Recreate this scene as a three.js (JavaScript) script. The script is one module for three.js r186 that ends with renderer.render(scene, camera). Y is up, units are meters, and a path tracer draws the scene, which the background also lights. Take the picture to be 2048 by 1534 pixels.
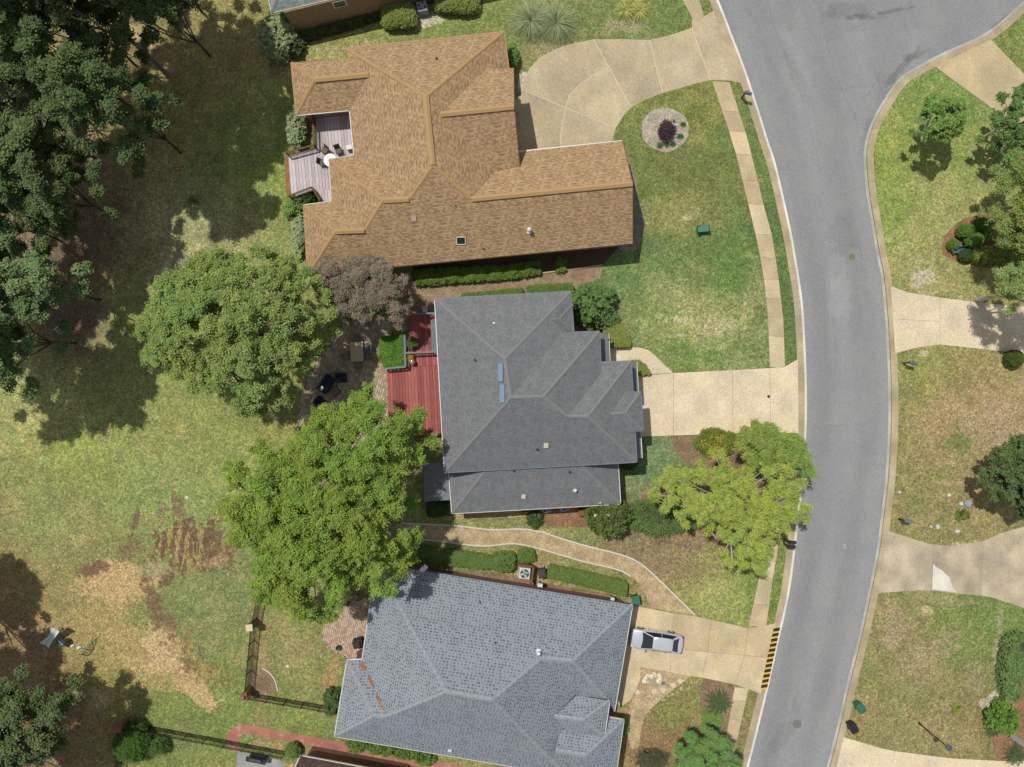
import * as THREE from 'three';
import { mergeGeometries } from 'three/addons/utils/BufferGeometryUtils.js';
import { RoundedBoxGeometry } from 'three/addons/geometries/RoundedBoxGeometry.js';

// ------------------------------------------------------------------ camera, sky, sun, exposure
const scene = new THREE.Scene();
const EYE = 69, FOCAL = 1449;                       // metres above the ground, focal length in survey units
const camera = new THREE.PerspectiveCamera(2 * Math.atan(767 / FOCAL) * 180 / Math.PI, 2048 / 1534, 0.5, 900);
camera.position.set(0, EYE, 0); camera.up.set(0, 0, -1); camera.lookAt(0, 0, 0);
const SUN = new THREE.Vector3(-0.34, 1, -0.33).normalize();
{ // clear, slightly hazy midday sky: pale blue overhead, whiter towards the horizon
  const w = 256, h = 128, d = new Float32Array(w * h * 4);
  for (let j = 0; j < h; j++) { const el = ((j + 0.5) / h - 0.5) * Math.PI, t = Math.max(0, Math.sin(el)), k = Math.pow(1 - t, 1.6);
    for (let i = 0; i < w; i++) { const az = ((i + 0.5) / w - 0.5) * 2 * Math.PI, c = Math.cos(el) * Math.cos(az) * SUN.x + t * SUN.y + Math.cos(el) * Math.sin(az) * SUN.z, glow = 0.5 * Math.pow(Math.max(0, c), 18), o = (j * w + i) * 4, g = el < 0 ? 0.5 : 1;
      d[o] = g * (0.27 + 0.16 * k + glow); d[o + 1] = g * (0.30 + 0.13 * k + glow * 0.96); d[o + 2] = g * (0.375 + 0.07 * k + glow * 0.9); d[o + 3] = 1; } }
  const t = new THREE.DataTexture(d, w, h, THREE.RGBAFormat, THREE.FloatType); t.mapping = THREE.EquirectangularReflectionMapping; t.magFilter = THREE.LinearFilter; t.needsUpdate = true; scene.background = t; scene.environment = t;
}
const sun = new THREE.DirectionalLight(new THREE.Color(1, 0.97, 0.915), 3.6);
sun.name = 'sun'; sun.position.copy(SUN).multiplyScalar(150); sun.target.position.set(0, 0, 0); sun.castShadow = true; sun.shadow.radius = 1.2;
Object.assign(sun.shadow.camera, { left: -75, right: 75, top: 75, bottom: -75, near: 1, far: 320 }); sun.shadow.mapSize.set(4096, 4096);
scene.add(sun, sun.target);
const renderer = new THREE.WebGLRenderer({ antialias: true });
renderer.setSize(1024, 767); renderer.toneMapping = THREE.LinearToneMapping; renderer.toneMappingExposure = 1.0; renderer.shadowMap.enabled = true;
const GAIN = 1.35;                                  // what a level, sunlit surface of albedo 1 reads in the picture

// ------------------------------------------------------------------ helpers
let seed = 7;
const rnd = () => { seed = (seed + 0x6D2B79F5) | 0; let t = Math.imul(seed ^ (seed >>> 15), 1 | seed); t = (t + Math.imul(t ^ (t >>> 7), 61 | t)) ^ t; return ((t ^ (t >>> 14)) >>> 0) / 4294967296; };
const rr = (a, b) => a + (b - a) * rnd();
const lin = (c) => { c /= 255; return c <= 0.04045 ? c / 12.92 : ((c + 0.055) / 1.055) ** 2.4; };
const col = (r, g, b) => new THREE.Color(lin(r) / GAIN, lin(g) / GAIN, lin(b) / GAIN);
const at = (x, y, h = 0) => [(x - 1024) * (EYE - h) / FOCAL, (y - 767) * (EYE - h) / FOCAL];      // survey point at height h -> metres (x, z)
const at3 = (x, y, h = 0) => new THREE.Vector3((x - 1024) * (EYE - h) / FOCAL, h, (y - 767) * (EYE - h) / FOCAL);
const gp = (list, h = 0) => list.map(([x, y]) => at(x, y, h));
const used = {};
const numbered = (n) => { used[n] = (used[n] ?? -1) + 1; return used[n] ? n + '_' + String(used[n]).padStart(3, '0') : n; };
function thing(name, label, category, group) { const o = new THREE.Group(); o.name = numbered(name); o.userData = { label, category }; if (group) o.userData.group = group; scene.add(o); return o; }
function tag(o, label, category, group) { o.userData.label = label; o.userData.category = category; if (group) o.userData.group = group; return o; }
function structure(name) { const o = new THREE.Group(); o.name = numbered(name); o.userData.kind = 'structure'; scene.add(o); return o; }
function part(name, geo, mat, parent, pos, ry) {
  const m = new THREE.Mesh(geo, mat); m.name = parent ? name : numbered(name);
  if (pos) m.position.set(pos[0] ?? pos.x, pos[1] ?? pos.y, pos[2] ?? pos.z); if (ry) m.rotation.y = ry;
  (parent ?? scene).add(m); return m;
}
function geomOf(pos, uv, idx) { const g = new THREE.BufferGeometry(); g.setAttribute('position', new THREE.Float32BufferAttribute(pos, 3)); g.setAttribute('uv', new THREE.Float32BufferAttribute(uv, 2)); if (idx) g.setIndex(idx); g.computeVertexNormals(); return g; }
const area2 = (p) => { let a = 0; for (let i = 0; i < p.length; i++) { const q = p[(i + 1) % p.length]; a += p[i][0] * q[1] - q[0] * p[i][1]; } return a / 2; };
const tri2 = (p, holes = []) => THREE.ShapeUtils.triangulateShape(p.map((q) => new THREE.Vector2(q[0], q[1])), holes.map((h) => h.map((q) => new THREE.Vector2(q[0], q[1]))));
function flat(p, y, holes = []) {                    // level sheet, p in metres (x, z)
  p = area2(p) > 0 ? p : [...p].reverse(); holes = holes.map((h) => area2(h) < 0 ? h : [...h].reverse());
  const all = [p, ...holes].flat(), t = tri2(p, holes), pos = [], uv = [], idx = [];
  for (const q of all) { pos.push(q[0], y, q[1]); uv.push(q[0], q[1]); }
  for (const f of t) { const [a, b, c] = f, s = (all[b][0] - all[a][0]) * (all[c][1] - all[a][1]) - (all[c][0] - all[a][0]) * (all[b][1] - all[a][1]); s > 0 ? idx.push(a, c, b) : idx.push(a, b, c); }
  return geomOf(pos, uv, idx);
}
function slab(p, y0, y1) {                           // polygon with a top and sides
  p = area2(p) > 0 ? p : [...p].reverse();
  const top = flat(p, y1).toNonIndexed(), pos = [], uv = []; let run = 0;
  for (let i = 0; i < p.length; i++) {
    const a = p[i], b = p[(i + 1) % p.length], l = Math.hypot(b[0] - a[0], b[1] - a[1]);
    pos.push(a[0], y0, a[1], a[0], y1, a[1], b[0], y1, b[1], a[0], y0, a[1], b[0], y1, b[1], b[0], y0, b[1]);
    uv.push(run, y0, run, y1, run + l, y1, run, y0, run + l, y1, run + l, y0); run += l;
  }
  const side = geomOf(pos, uv);
  return mergeGeometries([top, side]);
}
function inset(p, d) {                               // moves every edge inwards by d
  p = area2(p) > 0 ? p : [...p].reverse(); const n = p.length, out = [];
  for (let i = 0; i < n; i++) {
    const a = p[(i + n - 1) % n], b = p[i], c = p[(i + 1) % n];
    const u = [b[0] - a[0], b[1] - a[1]], v = [c[0] - b[0], c[1] - b[1]], lu = Math.hypot(...u) || 1, lv = Math.hypot(...v) || 1;
    const nu = [-u[1] / lu, u[0] / lu], nv = [-v[1] / lv, v[0] / lv], k = 1 + nu[0] * nv[0] + nu[1] * nv[1], s = d / Math.max(0.35, k);
    out.push([b[0] + (nu[0] + nv[0]) * s, b[1] + (nu[1] + nv[1]) * s]);
  }
  return out;
}
function smooth(p, closed = false, n = 4) {          // a curve through the points
  const c = new THREE.CatmullRomCurve3(p.map((q) => new THREE.Vector3(q[0], 0, q[1])), closed, 'centripetal');
  return c.getPoints(n * (p.length - (closed ? 0 : 1))).slice(0, closed ? -1 : undefined).map((q) => [q.x, q.z]);
}
function offsetLine(p, d) { return p.map((q, i) => { const a = p[Math.max(0, i - 1)], b = p[Math.min(p.length - 1, i + 1)], l = Math.hypot(b[0] - a[0], b[1] - a[1]) || 1; return [q[0] - (b[1] - a[1]) / l * d, q[1] + (b[0] - a[0]) / l * d]; }); }
const inPoly = (x, z, p) => { let c = false; for (let i = 0, j = p.length - 1; i < p.length; j = i++) if ((p[i][1] > z) !== (p[j][1] > z) && x < (p[j][0] - p[i][0]) * (z - p[i][1]) / (p[j][1] - p[i][1]) + p[i][0]) c = !c; return c; };
const edgeDist = (x, z, p) => { let d = 1e9; for (let i = 0, j = p.length - 1; i < p.length; j = i++) { const vx = p[i][0] - p[j][0], vz = p[i][1] - p[j][1], t = Math.max(0, Math.min(1, ((x - p[j][0]) * vx + (z - p[j][1]) * vz) / (vx * vx + vz * vz || 1))); d = Math.min(d, Math.hypot(x - p[j][0] - vx * t, z - p[j][1] - vz * t)); } return d; };
const boxCache = new Map();
function box(w, h, d, lift = true) {                 // box standing on y = 0 (lift) with uv in metres
  const key = [w, h, d, lift].map((v) => typeof v === 'number' ? v.toFixed(3) : v).join(); if (boxCache.has(key)) return boxCache.get(key);
  const g = new THREE.BoxGeometry(w, h, d); if (lift) g.translate(0, h / 2, 0);
  const p = g.attributes.position, nn = g.attributes.normal, uv = g.attributes.uv;
  for (let i = 0; i < p.count; i++) { const ax = Math.abs(nn.getX(i)), ay = Math.abs(nn.getY(i)); ax > 0.5 ? uv.setXY(i, p.getZ(i), p.getY(i)) : ay > 0.5 ? uv.setXY(i, p.getX(i), p.getZ(i)) : uv.setXY(i, p.getX(i), p.getY(i)); }
  boxCache.set(key, g); return g;
}
const moved = (g, x = 0, y = 0, z = 0, ry = 0, rx = 0, rz = 0, s = 1) => { g = (g.index ? g.toNonIndexed() : g.clone()); if (s !== 1) g.scale(s, s, s); if (rx) g.rotateX(rx); if (rz) g.rotateZ(rz); if (ry) g.rotateY(ry); return g.translate(x, y, z); };
const join = (...gs) => mergeGeometries(gs.flat().map((g) => { g = g.index ? g.toNonIndexed() : g; for (const k of Object.keys(g.attributes)) if (!['position', 'normal', 'uv'].includes(k)) g.deleteAttribute(k); return g; }));
function bar(a, b, w, h, up = new THREE.Vector3(0, 1, 0)) {   // beam from a to b
  const g = new THREE.BoxGeometry(w, h, a.distanceTo(b)).toNonIndexed(), m = new THREE.Matrix4().lookAt(a, b, up); m.setPosition(a.clone().add(b).multiplyScalar(0.5)); return g.applyMatrix4(m);
}
function limb(a, b, r0, r1, bend = 0, seg = 6, around = 6) {  // tapered, slightly bent branch
  const pos = [], uv = [], idx = [], mid = a.clone().lerp(b, 0.5).add(new THREE.Vector3(rr(-1, 1), rr(-0.3, 1), rr(-1, 1)).multiplyScalar(bend * a.distanceTo(b)));
  const c = new THREE.QuadraticBezierCurve3(a, mid, b), t0 = new THREE.Vector3(), u = new THREE.Vector3(), v = new THREE.Vector3();
  for (let i = 0; i <= seg; i++) {
    const p = c.getPoint(i / seg); c.getTangent(i / seg, t0); u.set(0, 0, 1).cross(t0); if (u.lengthSq() < 0.01) u.set(1, 0, 0).cross(t0); u.normalize(); v.crossVectors(t0, u); const r = r0 + (r1 - r0) * i / seg;
    for (let k = 0; k <= around; k++) { const w = k / around * 6.2832, x = Math.cos(w) * r, y = Math.sin(w) * r; pos.push(p.x + u.x * x + v.x * y, p.y + u.y * x + v.y * y, p.z + u.z * x + v.z * y); uv.push(k / around, i / seg); }
  }
  for (let i = 0; i < seg; i++) for (let k = 0; k < around; k++) { const q = i * (around + 1) + k; idx.push(q, q + 1, q + around + 1, q + 1, q + around + 2, q + around + 1); }
  return geomOf(pos, uv, idx).toNonIndexed();
}
const tube = (a, b, r, n = 8) => limb(a, b, r, r, 0, 1, n);
const cyl = (r0, r1, h, n = 16) => new THREE.CylinderGeometry(r1, r0, h, n).translate(0, h / 2, 0);
const lathe = (pts, n = 20) => new THREE.LatheGeometry(pts.map((p) => new THREE.Vector2(p[0], p[1])), n);

// ------------------------------------------------------------------ noise and computed textures
const NT = new Float32Array(65536); { const k = seed; seed = 99; for (let i = 0; i < 65536; i++) NT[i] = rnd(); seed = k; }
function vn(x, y) { const xi = Math.floor(x), yi = Math.floor(y), fx = x - xi, fy = y - yi, u = fx * fx * (3 - 2 * fx), v = fy * fy * (3 - 2 * fy), x0 = xi & 255, x1 = (xi + 1) & 255, y0 = (yi & 255) << 8, y1 = ((yi + 1) & 255) << 8; const a = NT[y0 + x0], b = NT[y0 + x1], c = NT[y1 + x0], d = NT[y1 + x1]; return a + (b - a) * u + (c - a + (a - b - c + d) * u) * v; }
const hash2 = (i, j) => { let h = (Math.imul(i | 0, 374761393) + Math.imul(j | 0, 668265263)) | 0; h = Math.imul(h ^ (h >>> 13), 1274126177); return ((h ^ (h >>> 16)) >>> 0) / 4294967296; };
const fbm = (x, y, o = 4) => { let s = 0, a = 0.5, t = 0; for (let i = 0; i < o; i++) { s += a * vn(x, y); t += a; x = x * 2.03 + 17.7; y = y * 2.03 + 5.3; a *= 0.5; } return s / t; };
// tileable noise: period n cells over the tile
function tn(x, y, n, s = 0) { const xi = Math.floor(x), yi = Math.floor(y), fx = x - xi, fy = y - yi, u = fx * fx * (3 - 2 * fx), v = fy * fy * (3 - 2 * fy), h = (i, j) => hash2((((i % n) + n) % n) + s * 1013, ((j % n) + n) % n); const a = h(xi, yi), b = h(xi + 1, yi), c = h(xi, yi + 1), d = h(xi + 1, yi + 1); return a + (b - a) * u + (c - a + (a - b - c + d) * u) * v; }
const clamp = (v, a = 0, b = 1) => v < a ? a : v > b ? b : v;
const sst = (v, a, b) => { const t = clamp((v - a) / (b - a)); return t * t * (3 - 2 * t); };
function tex(w, h, f, tile, srgb = true, tileY = tile) {   // f(u, v, i, j) -> [r, g, b] 0..255; tile in metres
  const d = new Uint8Array(w * h * 4);
  for (let j = 0, o = 0; j < h; j++) for (let i = 0; i < w; i++, o += 4) { const c = f(i / w, j / h, i, j); d[o] = clamp(c[0], 0, 255); d[o + 1] = clamp(c[1], 0, 255); d[o + 2] = clamp(c[2], 0, 255); d[o + 3] = 255; }
  const t = new THREE.DataTexture(d, w, h); t.wrapS = t.wrapT = THREE.RepeatWrapping; t.magFilter = t.minFilter = THREE.LinearFilter; if (srgb) t.colorSpace = THREE.SRGBColorSpace;
  if (tile) t.repeat.set(1 / tile, 1 / tileY); t.needsUpdate = true; return t;
}
const grey = (w, h, f, tile) => tex(w, h, (u, v, i, j) => { const c = 255 * f(u, v, i, j); return [c, c, c]; }, tile, false);
const plain = (r, g, b, rough = 0.85, more = {}) => new THREE.MeshStandardMaterial({ color: col(r, g, b), roughness: rough, ...more });
const mapped = (map, bump, bs, rough = 0.95, more = {}) => new THREE.MeshStandardMaterial({ color: new THREE.Color(1 / GAIN, 1 / GAIN, 1 / GAIN), map, bumpMap: bump ?? null, bumpScale: bs ?? 0, roughness: rough, ...more });
const tfb = (u, v, n, o = 4, s = 0) => { let r = 0, a = 0.5, t = 0; for (let i = 0; i < o; i++) { r += a * tn(u * n, v * n, n, s + i); t += a; n *= 2; a *= 0.5; } return r / t; };
const mixc = (a, b, t) => [a[0] + (b[0] - a[0]) * t, a[1] + (b[1] - a[1]) * t, a[2] + (b[2] - a[2]) * t];

const concreteMap = (base, tile = 8, dark = 0.82, warm = [1.012, 1, 0.97]) => tex(512, 512, (u, v) => {
  const big = tfb(u, v, 4, 4, 3), fine = tfb(u, v, 96, 2, 9), blot = sst(tfb(u, v, 7, 3, 21), 0.5, 0.75), k = (dark + (1.1 - dark) * big) * (0.9 + 0.2 * fine);
  return [base[0] * k * (1 + (warm[0] - 1) * blot), base[1] * k, base[2] * k * (1 + (warm[2] - 1) * blot)];
}, tile);
const bumpFine = grey(256, 256, (u, v) => tfb(u, v, 64, 2, 5), 1.2);
const bumpCoarse = grey(256, 256, (u, v) => tfb(u, v, 32, 3, 15), 2);
const mat = {
  concreteTan: mapped(concreteMap([229, 212, 180], 8, 0.9), bumpFine, 0.006),
  concreteOld: mapped(concreteMap([196, 180, 148], 9, 0.88), bumpFine, 0.006),
  concreteWarm: mapped(concreteMap([204, 185, 147], 7, 0.86), bumpFine, 0.006),
  concreteKerb: mapped(concreteMap([194, 178, 144], 5, 0.8), bumpFine, 0.006),
  concretePale: mapped(concreteMap([208, 192, 164], 6, 0.76), bumpFine, 0.006),
  gutterPan: mapped(concreteMap([236, 230, 218], 5, 0.86, [1, 1, 1]), bumpFine, 0.004),
  gutterGrey: mapped(concreteMap([196, 194, 186], 5, 0.78, [1, 1, 1]), bumpFine, 0.004),
  joint: plain(232, 218, 182, 1), jointDark: plain(120, 105, 78, 1),
  patchWhite: mapped(concreteMap([226, 220, 206], 4, 0.93), bumpFine, 0.004),
  white: plain(238, 236, 230, 0.6), offWhite: plain(222, 216, 200, 0.8), black: plain(34, 34, 36, 0.55), charcoal: plain(62, 62, 64, 0.7), steel: plain(170, 174, 178, 0.35, { metalness: 0.7 }),
  woodBrown: plain(118, 82, 58, 0.85), woodDark: plain(84, 62, 50, 0.85), greenBin: plain(46, 118, 92, 0.5), teal: plain(62, 110, 118, 0.6), terracotta: plain(150, 84, 62, 0.9),
  blueGrey: plain(118, 136, 150, 0.7), soil: plain(92, 74, 56, 1), stems: plain(66, 66, 42, 1), ironBlack: plain(30, 30, 32, 0.5), glassDark: plain(38, 46, 54, 0.08, { metalness: 0.1 }),
};
// ------------------------------------------------------------------ the road's two edges (survey points)
const leftEdge = [[1270, -420], [1350, -200], [1420, -40], [1438, 0], [1470, 82], [1491, 137], [1518, 219], [1535, 274], [1552, 326], [1572, 411], [1583, 462], [1590, 500], [1598, 548], [1606, 605], [1611, 681], [1614, 760], [1614, 850], [1611, 900], [1605, 979], [1599, 1034], [1590, 1110], [1582, 1171], [1572, 1223], [1559, 1278], [1541, 1360], [1521, 1443], [1502, 1519], [1470, 1640], [1400, 1900]];
const rightEdge = [[2600, -420], [2200, -110], [2047, 3], [1994, 50], [1953, 76], [1899, 99], [1843, 128], [1802, 154], [1774, 191], [1746, 240], [1734, 274], [1729, 305], [1730, 340], [1735, 390], [1747, 462], [1754, 505], [1763, 548], [1770, 615], [1775, 690], [1778, 770], [1778, 850], [1776, 900], [1771, 970], [1763, 1036], [1755, 1100], [1741, 1171], [1730, 1223], [1718, 1278], [1697, 1360], [1678, 1443], [1655, 1534], [1625, 1650], [1560, 1900]];
const LE = smooth(gp(leftEdge), false, 4), RE = smooth(gp(rightEdge), false, 4);
const edgeX = (list, y) => { for (let i = 1; i < list.length; i++) if (y <= list[i][1]) { const a = list[i - 1], b = list[i]; return a[0] + (b[0] - a[0]) * (y - a[1]) / (b[1] - a[1]); } return list[list.length - 1][0]; };
const rightOut = [...rightEdge].slice(2);

// ------------------------------------------------------------------ lawn: colours of grass, dry grass, bare soil and litter where they lie
const GW = 2048, GH = 1536;
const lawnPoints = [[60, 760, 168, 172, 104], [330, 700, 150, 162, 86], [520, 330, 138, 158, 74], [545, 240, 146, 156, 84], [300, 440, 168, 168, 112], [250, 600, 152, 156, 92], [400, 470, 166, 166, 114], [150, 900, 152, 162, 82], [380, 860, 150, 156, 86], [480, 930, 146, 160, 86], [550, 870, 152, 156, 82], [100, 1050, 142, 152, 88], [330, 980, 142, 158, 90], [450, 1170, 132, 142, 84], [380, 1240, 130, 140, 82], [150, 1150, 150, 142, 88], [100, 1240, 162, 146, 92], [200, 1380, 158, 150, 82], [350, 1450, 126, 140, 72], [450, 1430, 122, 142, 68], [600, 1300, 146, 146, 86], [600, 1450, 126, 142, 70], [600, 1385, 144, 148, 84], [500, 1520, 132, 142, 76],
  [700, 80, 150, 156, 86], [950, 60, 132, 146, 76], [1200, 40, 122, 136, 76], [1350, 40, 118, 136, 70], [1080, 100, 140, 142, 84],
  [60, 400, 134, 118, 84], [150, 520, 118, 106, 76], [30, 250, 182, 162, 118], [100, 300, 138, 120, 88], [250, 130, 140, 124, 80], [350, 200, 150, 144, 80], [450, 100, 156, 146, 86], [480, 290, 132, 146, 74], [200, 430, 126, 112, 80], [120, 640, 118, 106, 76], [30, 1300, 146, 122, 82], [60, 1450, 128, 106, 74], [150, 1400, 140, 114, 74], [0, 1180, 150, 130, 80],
  [1400, 230, 128, 136, 66], [1330, 360, 120, 130, 66], [1450, 380, 116, 130, 66], [1400, 440, 134, 136, 78], [1300, 520, 108, 134, 72], [1450, 520, 102, 134, 62], [1400, 610, 150, 156, 92], [1300, 640, 132, 150, 84], [1480, 640, 128, 146, 80], [1400, 720, 114, 142, 68], [1520, 690, 122, 142, 78], [1570, 600, 98, 120, 66], [1240, 550, 104, 132, 72],
  [1510, 280, 106, 126, 66], [1580, 680, 100, 124, 66], [1540, 450, 98, 120, 66],
  [1800, 300, 146, 160, 76], [1900, 180, 128, 150, 76], [1780, 430, 138, 160, 74], [1850, 440, 164, 166, 100], [1860, 520, 162, 160, 98], [2020, 70, 124, 142, 70], [1850, 740, 150, 150, 82], [1950, 780, 158, 142, 92], [1900, 850, 166, 146, 98], [2000, 860, 176, 154, 110], [1830, 950, 150, 142, 86], [1950, 1000, 152, 140, 90], [1900, 1060, 150, 142, 90],
  [1800, 1250, 152, 140, 96], [1900, 1240, 122, 136, 70], [1990, 1260, 110, 136, 66], [1780, 1340, 138, 140, 80], [1850, 1330, 154, 142, 96], [1900, 1390, 146, 136, 86], [1780, 1440, 144, 140, 86], [1950, 1440, 146, 132, 82], [1920, 1290, 120, 136, 70],
  [900, 1030, 142, 150, 86], [1150, 1068, 134, 152, 82], [1100, 1112, 166, 150, 96], [1290, 1110, 150, 134, 88], [1350, 1130, 152, 138, 88], [1430, 1190, 160, 166, 92], [1470, 1230, 146, 156, 82], [1540, 1200, 118, 140, 60], [1240, 1075, 146, 140, 90], [1340, 1430, 136, 136, 76], [1300, 1495, 154, 128, 84], [1500, 1430, 140, 134, 78], [1310, 930, 108, 140, 86], [1430, 900, 146, 116, 84]];
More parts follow.
